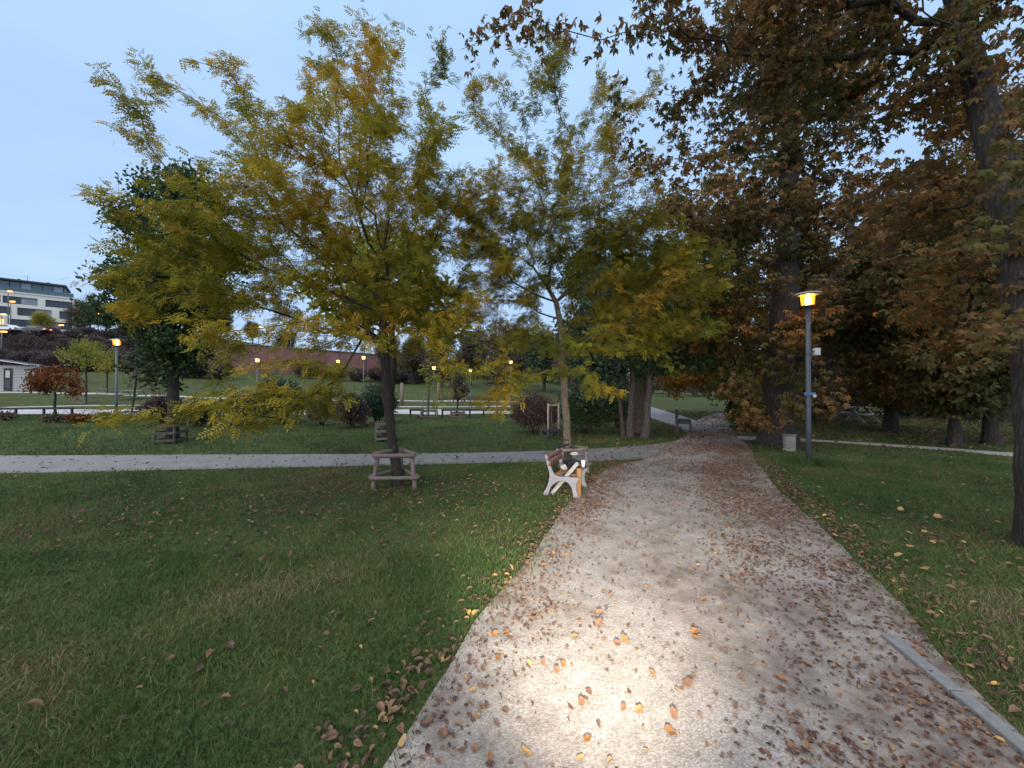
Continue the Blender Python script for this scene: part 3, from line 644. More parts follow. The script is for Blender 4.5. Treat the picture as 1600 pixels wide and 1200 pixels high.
wood(1450, 23, .25, 86, 'tall dark tree in the back row of the wood', [(1450, 520, 0, 3.8, 3, 3.2), (1480, 400, 0, 4, 3, 3.8), (1460, 320, 0, 3, 3, 2.4), (1450, 610, 0, 2.8, 2, 1.2)], 'dark', 5600, 210, 16, 0, T_SPR2)
wood(1570, 19, .25, 87, 'tall olive-brown tree at the back right corner of the wood', [(1560, 560, 0, 3, 2.4, 2.4), (1590, 420, 0, 3.2, 2.6, 3.2), (1540, 300, 0, 3.2, 3, 3.2), (1590, 180, 0, 3, 3, 3)], 'chest', 7500, 220, 14)
wood(1210, 28, .25, 88, 'dark tree at the bend of the far gravel path', [(1205, 590, 0, 2.6, 2, 1.7), (1215, 500, 0, 3.6, 3, 3), (1170, 430, 0, 3.6, 3, 3)], 'chest_ol', 4800, 180, 12)

# ------------------------------------------------------------------ background trees from a few prototypes
proto = {}
def far_proto(key, specs, hgt, leaf, n, seed, r0=.18, tpl=T_SPR2, nat=110, zmin=1.4):
    def mk(loc, s, rz, label, group='far park trees'):
        if key not in proto:
            proto[key] = make_tree('far_tree', loc, [(0, 0, 0), (.05, 0, hgt*.3), (0, .05, hgt*.6), (0, 0, hgt*.8)], r0, specs, nat, seed, zmin, M['bark_old'], L[leaf], tpl, n, (.9, 1.6), .2, .3, .4, .5, .08, .15, .6, twig=.03, label=label, group=group, tip=.008)
            proto[key].scale = (s, s, s); proto[key].rotation_euler.z = rz; return proto[key]
        return copy_tree(proto[key], loc, rz, s, label, group=group)
    return mk
bare = far_proto('bare', [(0, 0, 5.5, 2.6, 2.6, 3.2), (.8, 0, 4, 2, 2, 2)], 9, 'greywood', 1500, 91)
grey = far_proto('grey', [(0, 0, 5, 3.0, 3.0, 2.6), (-1, 0, 4, 2, 2, 2), (.6, .3, 7, 1.8, 1.8, 1.6)], 8, 'greywood', 3200, 92)
green = far_proto('green', [(0, 0, 4.8, 2.6, 2.6, 2.8), (.8, .2, 3.6, 2, 2, 1.8)], 7, 'blue', 3000, 93)
def put(f, px, dep, s, label, rz=None):
    x = X(px, dep); return f((x, dep, h(x, dep)-.05), s, random.uniform(0, 6.28) if rz is None else rz, label)
put(green, 445, 100, 1.0, 'bluish tree standing above the brick wall, left of the yellow maple')
put(green, 345, 104, 1.0, 'small dark tree above the left end of the brick wall')
put(grey, 395, 108, .75, 'low grey tree above the middle of the brick wall')
put(bare, 140, 96, 1.1, 'bare grey tree right of the apartment building')
put(bare, 166, 99, .95, 'thin bare tree beneath the tall double street lamp')
put(bare, 122, 101, 1.0, 'bare tree touching the right corner of the apartment building')
put(grey, 200, 92, .9, 'grey-brown tree on the hill behind the narrow dark tree')
put(grey, 235, 88, .85, 'grey-brown hill tree farther right behind the narrow dark tree')
put(grey, 645, 60, .9, 'grey tree far behind the nearest trunk, right side')
put(bare, 690, 52, .95, 'bare grey tree behind the tripod-staked sapling')
put(grey, 735, 58, 1.0, 'grey tree behind the small oval tree')
put(bare, 775, 48, 1.0, 'bare tree behind the drooping left edge of the centre tree')
put(grey, 815, 55, 1.05, 'grey tree directly left of the centre trunk in the distance')
put(green, 850, 46, 1.0, 'bluish tree behind the three-stake cage sapling')
put(grey, 900, 42, 1.0, 'grey tree behind the purple bush')
put(green, 945, 38, .95, 'bluish tree behind the dark grove')
put(grey, 610, 75, 1.0, 'grey tree at the right end of the brick wall')
put(grey, 1045, 62, .8, 'distant grey shrub-like tree beyond the far lawn')
put(green, 1110, 66, .8, 'distant bluish tree beyond the far lawn, right of the far lamp')
put(grey, 1160, 58, .9, 'distant grey tree closing the view along the gravel path')
put(green, 1290, 36, 1.2, 'distant green tree closing the gap right of the lamp pole')
put(grey, 1370, 38, 1.3, 'distant grey-brown tree behind the mid-wood chestnut')
put(green, 1560, 30, 1.3, 'distant green tree closing the wood at far right')

# ------------------------------------------------------------------ shrubs
def shrub(name, loc, r, leaf, n, seed, label, tpl=T_SPR, ls=(.6, 1.1), cat='bush', group=None, stems=9):
    r_ = np.random.default_rng(seed)
    root = empty(name, loc, label=label, cat=cat, group=group); mb = MB()
    for k in range(stems):
        a = r_.uniform(0, 6.28); q = r_.uniform(.2, .8); e = (r[0]*q*math.cos(a), r[1]*q*math.sin(a), r[2]*r_.uniform(1.0, 1.7))
        mb.tube([(e[0]*.15, e[1]*.15, -.05), (e[0]*.5, e[1]*.5, e[2]*.5), e], [.02, .014, .006], 5)
    mb.build('stems', M['bark_old'], root)
    nl = 14; cs = r_.normal(0, 1, (nl, 3)); cs /= np.linalg.norm(cs, axis=1, keepdims=True); cs[:, 2] = np.abs(cs[:, 2])
    c = cs*np.array([.55, .55, .75])*r_.uniform(.6, 1, (nl, 1)); k = r_.integers(0, nl, n)
    d = r_.normal(0, 1, (n, 3)); d /= np.linalg.norm(d, axis=1, keepdims=True)
    p = c[k]+d*(r_.uniform(0, 1, (n, 1))**.4)*.45
    p = np.c_[p[:, 0]*r[0], p[:, 1]*r[1], np.maximum(.03, (p[:, 2]*.72+.42)*r[2])]
    rn = np.clip(.55*r_.uniform(0, 1, nl)[k]+.5*r_.uniform(0, 1, n), 0, 1)
    dd = d+r_.normal(0, .6, (n, 3)); dd[:, 2] *= .6
    link('foliage', scatter('foliage', tpl, p, dd, r_.uniform(*ls, n), rn, r_=r_), L[leaf], root)
    return root
def sh(px, py, wpx, hpx, leaf, n, seed, label, **k):
    x, d = G(px, py); s = d/FPX
    return shrub('bush', (x, d, h(x, d)), (wpx/2*s, wpx/2*s*.8, hpx*s*.80), leaf, n, seed, label, **k)
sh(255, 664, 70, 48, 'purple', 1500, 101, 'dark bare-twigged bush left of the narrow dark tree')
sh(312, 666, 60, 44, 'purple', 1300, 102, 'dark bush right of the narrow dark tree')
sh(438, 662, 95, 78, 'blue', 2600, 103, 'rounded blue-green bush, largest on the left lawn edge')
sh(372, 664, 70, 50, 'greywood', 1300, 104, 'grey-brown bush between the dark bush and the blue-green bush')
sh(505, 664, 60, 50, 'greywood', 1300, 105, 'grey-brown bush right of the rounded blue-green bush')
sh(548, 668, 60, 56, 'purple', 1500, 106, 'dark purple bush left of the nearest trunk')
sh(590, 662, 76, 66, 'blue', 1800, 107, 'dark green bush directly behind the nearest trunk')
sh(836, 676, 100, 62, 'purple', 2000, 108, 'broad purple-grey bush left of the centre trunk, behind the stake cage')
sh(915, 677, 96, 80, 'dark', 2200, 109, 'dark green bush right of the centre trunk under the grove')
sh(965, 668, 60, 62, 'blue', 1200, 110, 'bluish bush among the grove trunks')
sh(1152, 668, 46, 52, 'dark', 1100, 111, 'round dark bush at the right edge of the far path')
sh(1175, 676, 50, 50, 'chest_ol', 900, 112, 'brownish bush left of the massive chestnut foot')
for k, (px, py, wpx, hpx) in enumerate(((1300, 648, 90, 40), (1420, 650, 110, 46), (1530, 655, 120, 50))):
    sh(px, py, wpx, hpx, 'dark', 1500, 120+k, ['dark undergrowth left of the mid-wood, behind the lamp', 'dark undergrowth bush in the middle of the wood', 'dark undergrowth bush at the right of the wood'][k])
# low ground-cover beds by the street
for k, (px, py, wpx) in enumerate(((8, 658, 40), (85, 660, 52), (125, 661, 56), (165, 660, 50))):
    x, d = G(px, py)
    shrub('low_planting', (x, d, h(x, d)), (wpx/2*d/FPX, .5, .38), ['greywood', 'greywood', 'red', 'greywood'][k], 700, 130+k, ['low green-grey planting at the left frame edge by the street', 'low heath planting below the rust-leaved weeping tree', 'low rusty heath planting between weeping tree and left lamp', 'low heath planting at the foot of the left lamp'][k], tpl=T_SIM, ls=(.6, 1.2), cat='low plants')
# hedge on the embankment below the building and shrubs in front of the brick wall
hp = None
for i in range(30):
    px = -10+i*9.6; dep = 64+((i*7) % 5)*3.2; x = X(px, dep)
    if hp is None:
        hp = shrub('embankment_bush', (x, dep, h(x, dep)-.2), (4.2, 3, 3.4), 'purple', 2600, 140, 'purple-brown bush on the dark embankment below the apartment building', tpl=T_SPR2, ls=(.9, 1.5), group='embankment bushes')
    else:
        copy_tree(hp, (x, dep, h(x, dep)-.2), i*1.3, random.uniform(.7, .95), 'purple-brown bush on the dark embankment below the apartment building', group='embankment bushes')
for i, (px, d) in enumerate(((300, 50), (345, 50), (480, 60), (520, 62), (560, 66), (590, 70), (620, 66), (655, 64))):
    x = X(px, d); copy_tree(hp, (x, d, h(x, d)-.2), i*2.1, .62, 'grey bush at the foot of the long brick wall', group='bushes at the brick wall')

for i in range(14):
    px = -20+i*19; d = 80+(i % 3)*3; x = X(px, d)
    copy_tree(hp, (x, d, h(x, d)-.9), i*1.7, .8, 'purple-brown bush on the upper edge of the embankment under the building', group='upper embankment bushes')
gb = None
for i in range(26):
    px = 620+i*39; d = 68+(i*5 % 4)*3; x = X(px, d)
    if gb is None: gb = shrub('far_bush', (x, d, h(x, d)-.3), (4.6, 3, 4.2), 'greywood', 2200, 170, 'grey-green bush closing the view on the far side of the park', tpl=T_SPR2, ls=(.9, 1.5), group='far closing bushes')
    else: copy_tree(gb, (x, d, h(x, d)-.3), i*1.9, .8+.4*((i*3) % 5)/5, 'grey-green bush closing the view on the far side of the park', group='far closing bushes')

# ------------------------------------------------------------------ brick wall
wa = (X(270, 54), 54); wb = (X(640, 88), 88); wl = math.dist(wa, wb); wang = math.atan2(wb[1]-wa[1], wb[0]-wa[0])
wr = empty('brick_wall', (wa[0], wa[1], 0), wang, label='long red-brown brick fortification wall behind the far bushes', cat='wall')
MB().box((wl/2, 0, 4.6), (wl, .9, 7.4)).build('masonry', M['brick'], wr)
MB().box((wl/2, -.02, 8.38), (wl+.2, 1.15, .16)).build('coping', M['kerb'], wr)
for k in range(5): MB().box((wl*(k+.5)/5, -.6, 4.3), (.9, .5, 6.6)).build('buttress', M['brick'], wr)

# ------------------------------------------------------------------ apartment building on the hill
bA = (X(-70, 91), 91.0); bB = (X(116, 104), 104.0)
BW = math.dist(bA, bB); bth = math.atan2(bB[1]-bA[1], bB[0]-bA[0])
br = empty('apartment_building', (bA[0], bA[1], 12), bth, label='cream apartment building with ribbon windows and dark glazed penthouse on the hill', cat='building')
def bx(px):
    k = (px-800)/FPX; c, s_ = math.cos(bth), math.sin(bth); return (k*bA[1]-bA[0])/(c-k*s_)
def bz(py): return Z(py, 100.5)-12
# facade as horizontal bands and piers, so the windows sit in real openings
rows = [(468, 479), (484, 496), (502, 513)]
wins = [[(-60, 0), (3, 58), (70, 112)], [(-40, 15), (26, 80), (92, 113)], [(-50, 5), (14, 58), (70, 112)]]
zt = bz(462); edges = [zt]
fb = MB(); prev = zt
for (a, b), ws in zip(rows, wins):
    z1, z0 = bz(a), bz(b)
    fb.box((BW/2, .2, (prev+z1)/2), (BW, .4, prev-z1)); prev = z0
    xs = [0]+[bx(q) for w_ in ws for q in w_]+[BW]
    for k in range(0, len(xs), 2): fb.box(((xs[k]+xs[k+1])/2, .2, (z0+z1)/2), (xs[k+1]-xs[k], .4, z1-z0-.004))
fb.box((BW/2, .2, (prev-1)/2-.2), (BW, .4, prev+1.4))
fb.box((BW/2, 6.3, zt/2-.5), (BW-.02, 11.6, zt+.6)) ; fb.build('wall', M['facade'], br)
MB().box((BW/2, 6, zt+.05), (BW+.3, 12.4, .3)).build('parapet', M['facade'], br)
for (a, b), ws in zip(rows, wins):
    z1, z0 = bz(a), bz(b)
    for j, (p, q) in enumerate(ws):
        xa, xb = bx(p), bx(q); f = MB()
        f.box(((xa+xb)/2, .33, z1-.06), (xb-xa, .1, .12)); f.box(((xa+xb)/2, .33, z0+.06), (xb-xa, .1, .12))
        wn = f.build('window', M['dkmetal'], br); npn = max(2, int((xb-xa)/2))
        for k in range(npn):
            w_ = (xb-xa)/npn; mt = M['pane_pale'] if (k*3+j*5+int(a)) % 4 == 0 else M['pane']
            if p == -50: mt = M['pane_lit'] if k >= npn-2 else mt
            MB().box((xa+w_*(k+.5), .40, (z0+z1)/2), (w_-.08, .06, z1-z0-.26)).build('pane', mt, wn)
            if k: MB().box((xa+w_*k, .34, (z0+z1)/2), (.07, .1, z1-z0-.26)).build('mullion', M['dkmetal'], wn)
pz0, pz1 = zt+.2, bz(443)
pw = bx(100)
MB().box((pw/2, 6.5, (pz0+pz1)/2), (pw-.3, 9, pz1-pz0)).build('penthouse', M['dkmetal'], br)
MB().box((pw/2, 6.2, pz1+.2), (pw+.5, 10.5, .4)).build('roof', M['dkmetal'], br)
for k in range(9):
    w_ = (pw-.8)/9; MB().box((.4+w_*(k+.5), 1.97, (pz0+pz1)/2), (w_-.2, .08, pz1-pz0-.4)).build('penthouse_pane', M['pane_pale'] if k in (5, 8) else M['pane_top'], br)
MB().box((BW/2, .1, zt+.75), (BW-.4, .05, 1.1)).build('balustrade', M['pane_top'], br)
for q in (22, 70): MB().box((bx(q), 5, pz1+.8), (.5, .5, .9), None, .05).build('chimney', M['dkmetal'], br)
a_ = MB(); a_.tube([(bx(36), 5, pz1+.3), (bx(36), 5, pz1+2.2)], .04, 5); a_.bar((bx(36)-.6, 5, pz1+2.1), (bx(36)+.6, 5, pz1+2.1), .05, .05); a_.build('antenna', M['dkmetal'], br)
# hedge tree by the facade and parked cars with tail lights
shrub('yellow_shrub_tree', (X(68, 90), 90, h(X(68, 90), 90)+.5), (3.2, 2, 4.2), 'maple', 1500, 160, 'pale yellow small tree in front of the apartment building', tpl=T_SPR2, cat='tree')
def car(loc, rz, col, label, lit=False):
    c = empty('parked_car', loc, rz, label=label, cat='car')
    prof = [(-2.1, .35), (2.1, .35), (2.15, .75), (1.2, .92), (.55, 1.42), (-1.1, 1.45), (-1.75, .98), (-2.15, .9)]
    MB().prism(prof, -.85, .85).build('body', col, c)
    MB().prism([(1.05, .95), (.5, 1.36), (-1.05, 1.39), (-1.55, 1.0)], -.86, .86).build('windows', M['pane'], c)
    for sx in (-1.3, 1.3):
        for sy in (-.8, .8): MB().tube([(sx, sy-.1, .32), (sx, sy+.1, .32)], .32, 12).build('wheel', M['black'], c)
    for sy in (-.6, .6): MB().box((2.15, sy, .72), (.06, .35, .16)).build('tail_light', M['hubred'] if lit else M['dkmetal'], c)
    return c
car((X(14, 84), 84, h(X(14, 84), 84)+1.8), 0, M['white'], 'white parked car on the hill road at the left frame edge')
car((X(58, 83), 83, h(X(58, 83), 83)+1.8), 0, M['dkmetal'], 'dark car with lit red tail lights on the hill road', True)

# ------------------------------------------------------------------ information shed with solar panel
SD = 40.0; sx0, sx1 = X(-14, SD), X(62, SD)
sz0 = h((sx0+sx1)/2, SD); s_top = Z(572, SD)-sz0
sr = empty('timber_kiosk', (sx0-.3, SD-.8, sz0), R(16), label='bleached timber kiosk with sloping solar panel and dark display doors', cat='kiosk')
SW = sx1-sx0; nb_ = 9
bh = s_top/nb_
bm_ = MB(); bm_.box((SW/2, 0, bh/2-.012), (SW, .05, bh-.024)); bmesh_board = bm_.mesh('board'); bmesh_board.materials.append(M['shed'])
for k in range(nb_):
    o = link('board', bmesh_board, None, sr); o.location = (0, 0, k*bh)
MB().box((SW/2, .43, s_top/2-.02), (SW-.06, .78, s_top-.04)).build('core', M['dkmetal'], sr)
MB().box((SW/2, .42, s_top+.04), (SW+.16, 1.0, .07)).build('roof', M['shed'], sr)
for a, b in ((17, 27), (49, 60)):
    xa, xb = X(a, SD)-sx0, X(b, SD)-sx0
    dr = MB().box(((xa+xb)/2, -.05, s_top*.46), (xb-xa, .06, s_top*.9)).build('display_door', M['black'], sr)
    MB().box(((xa+xb)/2, -.09, s_top*.68), ((xb-xa)*.5, .03, s_top*.28)).build('notice', M['poster'], dr)
    MB().box(((xa+xb)/2, -.09, s_top*.28), ((xb-xa)*.6, .03, s_top*.3)).build('notice', M['dkmetal'], dr)
sp = MB(); sp.bar((X(10, SD)-sx0, .2, s_top+.62), (X(52, SD)-sx0, .2, s_top+.15), 1.7, .06); spo = sp.build('solar_panel', M['white'], sr)
sp = MB(); sp.bar((X(11, SD)-sx0, .2, s_top+.66), (X(51, SD)-sx0, .2, s_top+.205), 1.6, .04); sp.build('cells', M['solar'], spo)
MB().bar((X(14, SD)-sx0, .3, s_top), (X(14, SD)-sx0, .3, s_top+.6), .06, .06).build('panel_support', M['dkmetal'], sr)

# ------------------------------------------------------------------ lamps
LAMPH = 4.05
def lamp(loc, s, label, light=0, big=True, group='park lamps'):
    r_ = empty('park_lamp', loc, 0, label=label, cat='street lamp', group=group); r_.scale = (s, s, s)
    n = 16 if big else 8
    MB().tube([(0, 0, -.1), (0, 0, .9), (0, 0, 3.72)], [.062, .056, .050], n).build('pole', M['pole'], r_, True)
    if big:
        MB().tube([(0, 0, 0), (0, 0, .05)], .085, n).build('base_flange', M['pole'], r_)
        for k, z in ((0, 1.35), (1, 2.6)): MB().tube([(0, 0, z), (0, 0, z+.03)], .062, n).build('pole_band', M['pole'], r_)
    MB().tube([(0, 0, 3.70), (0, 0, 3.74), (0, 0, 3.76)], [.07, .12, .135], n).build('lantern_base', M['pole'], r_)
    MB().tube([(0, 0, 3.762), (0, 0, 3.80), (0, 0, 4.0)], [.115, .132, .150], n, True).build('lantern_glass', M['lampglass'] if big else M['lampfar'], r_, True)
    if big:
        MB().tube([(0, 0, 3.775), (0, 0, 3.80), (0, 0, 3.93), (0, 0, 3.96)], [.04, .075, .075, .03], 12).build('bulb', M['lampcore'], r_, True)
        for k in range(4):
            a = k*math.pi/2+.4; MB().bar((.145*math.cos(a), .145*math.sin(a), 3.76), (.162*math.cos(a), .162*math.sin(a), 4.0), .012, .012).build('lantern_rib', M['pole'], r_)
    MB().tube([(0, 0, 4.001), (0, 0, 4.012), (0, 0, 4.05), (0, 0, 4.10)], [.15, .27, .26, .03], n).build('lamp_hood', M['hood'], r_, True)
    if light:
        l = bpy.data.lights.new('sodium_light', 'POINT'); l.energy = light; l.color = (1, .50, .12); l.shadow_soft_size = .015
        o = bpy.data.objects.new('sodium_light', l); COL.objects.link(o); o.parent = r_; o.location = (0, 0, 3.98)
    return r_
xl, dl = G(1263, 724)
rl = lamp((xl, dl, 0), Z(455, dl)/4.10, 'lit orange park lamp on grey pole, right of the gravel path', 32)
b_ = MB(); b_.box((.20, 0, 2.66), (.13, .10, .17), None, .01); b_.build('junction_box', M['white'], rl); MB().bar((.05, 0, 2.66), (.14, 0, 2.66), .03, .03).build('box_bracket', M['pole'], rl)
b_ = MB(); b_.box((-.02, -.075, 1.66), (.26, .015, .07)); b_.build('blue_plate', M['blue'], rl); MB().box((.085, -.085, 1.61), (.07, .012, .06)).build('number_plate', M['white'], rl)
x, d = G(182, 653); lamp((x, d, h(x, d)), Z(529, d)/4.10, 'lit park lamp at the far left beside the street', 32)
# more park lamps, located by their glowing heads
for px, py, d, lab in ((402, 563, 33, 'lit lamp glowing through the yellow leaves left of the nearest trunk, lowest left one'),
                       (528, 565, 38, 'lit lamp just left of the nearest trunk, in front of the brick wall'),
                       (568, 559, 40, 'lit lamp immediately right of another lamp, before the wall near the trunk'),
                       (678, 575, 30.5, 'lit lamp beside the tripod-staked sapling on the street edge'),
                       (735, 579, 33, 'lit lamp between the small oval tree and the drooping foliage'),
                       (714, 571, 58, 'tiny far lamp above the small oval tree'),
                       (798, 566, 36, 'lit lamp left of the centre trunk'),
                       (1089, 592, 66, 'tiny far lamp over the fork of the far paths'),
                       (276, 540, 44, 'lit lamp seen through the narrow dark tree')):
    x = X(px, d); z = h(x, d); s = (Z(py, d)-z)/3.9
    lamp((x, d, z), s, lab, 0, False, 'far park lamps')
def street_lamp(px, py, d, white, label):
    x = X(px, d); z = h(x, d); zt = Z(py, d)
    r_ = empty('street_lamp', (x, d, z), 0, label=label, cat='street lamp', group='hill street lamps')
    MB().tube([(0, 0, -.3), (0, 0, zt-z)], [.11, .07], 7).build('pole', M['pole'], r_, True)
    MB().bar((-.2, 0, zt-z+.06), (.9, 0, zt-z+.16), .3, .12).build('lamp_head', M['pole'], r_)
    MB().box((.4, -.02, zt-z-.02), (.85, .34, .14)).build('lens', M['lampwhite'] if white else M['lampfar'], r_)
for px, py, d, wh, lab in ((12, 455, 92, 0, 'tallest hill street lamp in front of the penthouse'), (16, 471, 88, 0, 'hill street lamp in front of the upper ribbon windows'), (2, 491, 84, 0, 'hill street lamp by the lit window at the left edge'), (2, 518, 70, 0, 'lowest hill street lamp at the left frame edge'),
                           (153, 490, 95, 0, 'hill street lamp right of the building, lower of two'), (166, 472, 100, 1, 'hill street lamp right of the building, upper of two'), (93, 508, 96, 0, 'short street lamp by the lower right windows'),
                           (289, 494, 98, 0, 'hill lamp seen through the upper crown of the narrow dark tree'), (404, 511, 86, 1, 'pale lamp above the brick wall, left of a pair'), (454, 510, 90, 1, 'pale lamp above the brick wall, right of a pair')):
    street_lamp(px, py, d, wh, lab)

# ------------------------------------------------------------------ log guards, cages, stakes
def log(a, b, r=.035, n=9):
    a = Vector(a); b = Vector(b); m_ = (a+b)/2+Vector((random.uniform(-.006, .006), random.uniform(-.006, .006), 0))
    return MB().tube([a, a.lerp(m_, .5), m_, m_.lerp(b, .5), b], [r*1.02, r, r*.97, r, r*1.03], n)
def log_guard(loc, s, rz, label, mat='timber'):
    g = empty('tree_guard', loc, rz, label=label, cat='tree guard', group='timber tree guards')
    feet = [(-.37, -.26), (.37, -.26), (0, .36)]; tops = [(-.29, -.2), (.29, -.2), (0, .24)]
    hh = .62
    for f, t in zip(feet, tops): log((f[0]*s, f[1]*s, -.08), (t[0]*s, t[1]*s, hh*s), .040*s).build('post', M[mat], g, True)
    def at(k, z):
        u = z/hh; return Vector(((feet[k][0]*(1-u)+tops[k][0]*u)*s, (feet[k][1]*(1-u)+tops[k][1]*u)*s, z*s))
    for a, b in ((0, 1), (1, 2), (2, 0)):
        for z in (.22, .60):
            p, q = at(a, z), at(b, z); e = (q-p).normalized()*.06*s; off = Vector((0, 0, .012*(a-1)*s))
            nrm = (q-p).cross(Vector((0, 0, 1))).normalized()*.045*s
            log(p-e+off+nrm, q+e+off+nrm, .040*s if z > .5 else .034*s).build('rail', M[mat], g, True)
    return g
log_guard((X(616, 6.75), 6.95, 0), 1.0, .06, 'round-log tree guard around the nearest trunk by the asphalt path')
log_guard((x2+.05, D2-.02, 0), .85, .3, 'grey log guard around the trunk behind the broken bench')
def board_guard(loc, w_, hh, rails, label, mat='timber_dark', rz=0):
    g = empty('tree_guard', loc, rz, label=label, cat='tree guard', group='timber tree guards')
    c = [(-w_/2, -w_/2), (w_/2, -w_/2), (w_/2, w_/2), (-w_/2, w_/2)]
    for a in c: MB().tube([(a[0], a[1], -.08), (a[0]*.94, a[1]*.94, hh)], .035, 7).build('post', M[mat], g, True)
    for k in range(4):
        a, b = c[k], c[(k+1) % 4]
        for j in range(rails):
            z = hh*(.18+.76*j/max(1, rails-1)); f = 1.06; MB().bar((a[0]*f, a[1]*f, z+.004*k), (b[0]*f, b[1]*f, z+.004*k), .03, .075).build('rail', M[mat], g)
    return g
board_guard((x3, D3, 0), .56, .60, 3, 'dark three-rail guard around the narrow dark tree', rz=.12)
board_guard((x4, D4, 0), .5, .62, 3, 'three-rail guard half hidden behind the nearest trunk', 'timber', .2)
def sapling(px, py, toppy, label, gw=.6, gh=.45, glabel=None, leaf=None, n=500, lean=0, rr=.05, crown=None, seed=0, mat='bark', rails=2, gm='timber', tpl=T_SIM):
    x, d = G(px, py); d = min(d, 60); z = h(x, d); ht = Z(toppy, d)-z
    cr = crown or (.9, .9, ht*.3)
    make_tree('young_tree', (x, d, z), [(0, 0, 0), (lean*.3, 0, ht*.25), (lean*.7, 0, ht*.5), (lean, 0, ht*.72)], rr, [(lean, 0, ht-cr[2], *cr)], 60 if leaf else 45, 300+seed, ht*.45, M[mat], L[leaf] if leaf else None, tpl, n if leaf else 0, (.9, 1.6), .3, .12, .3, .25, .03, .25, 1, twig=.02, label=label, group='young staked trees')
    if glabel: board_guard((x, d, z), gw, gh, rails, glabel, gm, .1*seed)
sapling(205, 657, 540, 'thin leaning sapling in a low guard right of the left lamp', .7, .45, 'low timber guard around the leaning sapling right of the left lamp', 'greywood', 260, .35, .045, (.8, .8, 1.1), 1, rails=3)
sapling(715, 652, 572, 'small oval-crowned tree on the lawn edge by the street', .75, .45, 'low guard around the small oval-crowned tree', 'greywood', 900, 0, .05, (.62, .62, 1.05), 2, rails=3)
sapling(670, 652, 560, 'thin sapling inside a tall tripod of stakes by the street', .85, .4, 'low boards at the foot of the tripod-staked sapling', 'maple', 160, 0, .03, (.6, .6, .9), 3, rails=2)
sapling(862, 683, 590, 'bare little tree inside the three-stake cage near the centre trunk', .55, .28, 'low dark boards at the foot of the three-stake cage', None, 0, 0, .03, (.55, .55, .65), 4, 'bark_pale', 2, 'timber_dark')
def stakes(px, py, toppy, r0, r1, label, mat):
    x, d = G(px, py); z = h(x, d); ht = Z(toppy, d)-z
    g = empty('tree_stakes', (x, d, z), .4, label=label, cat='tree stakes')
    p = [(math.cos(a), math.sin(a)) for a in (R(-150), R(-30), R(90))]
    for a in p: MB().tube([(a[0]*r0, a[1]*r0, -.1), (a[0]*r1, a[1]*r1, ht)], .032, 7).build('stake', M[mat], g, True)
    for k in range(3):
        a, b = p[k], p[(k+1) % 3]; q = r1+.01
        MB().bar((a[0]*q, a[1]*q, ht-.06+.003*k), (b[0]*q, b[1]*q, ht-.06+.003*k), .03, .06).build('cross_bar', M[mat], g)
stakes(670, 652, 615, .55, .34, 'tall tapered tripod of grey stakes around the street-edge sapling', 'timber')
stakes(862, 683, 630, .24, .24, 'pale upright three-stake cage around the bare little tree', 'timber_pale')
# weeping rust-leaved tree and young trees on the far field
x, d = G(86, 651); 
make_tree('weeping_tree', (x, d, h(x, d)), [(0, 0, 0), (0, 0, .9), (.02, 0, 1.7), (0, 0, 2.6)], .06, [(0, 0, 2.35, 1.25, 1.1, .75), (.8, 0, 1.9, .6, .7, .7), (-.85, 0, 1.9, .55, .7, .7)], 130, 321, 1.5, M['bark'], L['red'], T_SIM, 2600, (.8, 1.4), .9, .12, .3, .25, .05, .45, .8, twig=.012, label='rust-leaved weeping tree near the kiosk at far left')
for k, (px, d, topy, leaf, lab) in enumerate(((134, 33, 528, 'maple', 'round-headed young tree on the far field right of the weeping tree'), (167, 39, 545, 'maple', 'slender young tree on the field, left of the left lamp'), (235, 42, 560, 'greywood', 'thin young tree with raised picnic bench below, far field'))):
    x = X(px, d); z = h(x, d); ht = Z(topy, d)-z
    make_tree('young_tree', (x, d, z), [(0, 0, 0), (.03, 0, ht*.3), (0, 0, ht*.6), (0, 0, ht*.8)], .07, [(0, 0, ht-1.3, (1.9, 1.2, 1.0)[k], (1.9, 1.2, 1)[k], 1.25)], 70, 340+k, ht*.4, M['bark'], L[leaf], T_SPR, (420, 200, 160)[k], (.9, 1.5), .3, .2, .3, .3, .05, .2, 1, twig=.02, label=lab, group='young trees on the far field')
    board_guard((x, d, z), 1.0, .5, 2, ['low guard of the round-headed young tree', 'low guard of the slender field tree left of the lamp', 'low guard of the thin young tree on the far field'][k], 'timber')
# timber cube frame / table on the far field
def picnic(loc, rz, s, label, mat):
    t = empty('picnic_table', loc, rz, label=label, cat='picnic table')
    for k in range(4): MB().box((0, (-.27+k*.18)*s, .74*s), (1.7*s, .16*s, .05*s), None, .006).build('table_plank', M[mat], t)
    for sy in (-1, 1):
        for k in range(2): MB().box((0, sy*(.62+k*.15)*s, .45*s), (1.7*s, .135*s, .045*s), None, .006).build('seat_plank', M[mat], t)
    for sx in (-1, 1):
        for sy in (-1, 1): MB().bar((sx*.62*s, sy*.72*s, 0), (sx*.62*s, sy*.2*s, .71*s), .05*s, .09*s).build('leg', M[mat], t)
        MB().bar((sx*.60*s, -.78*s, .40*s), (sx*.60*s, .78*s, .40*s), .05*s, .07*s).build('seat_bearer', M[mat], t)
x = X(208, 36); picnic((x, 36, h(x, 36)), .1, 1.1, 'pale picnic table on the far field right of the left lamp', 'timber_pale')
x = X(1335, 19); picnic((x, 19, 0), .4, 1.0, 'shadowed grey picnic table standing in the wood right of the lamp', 'slat_grey')
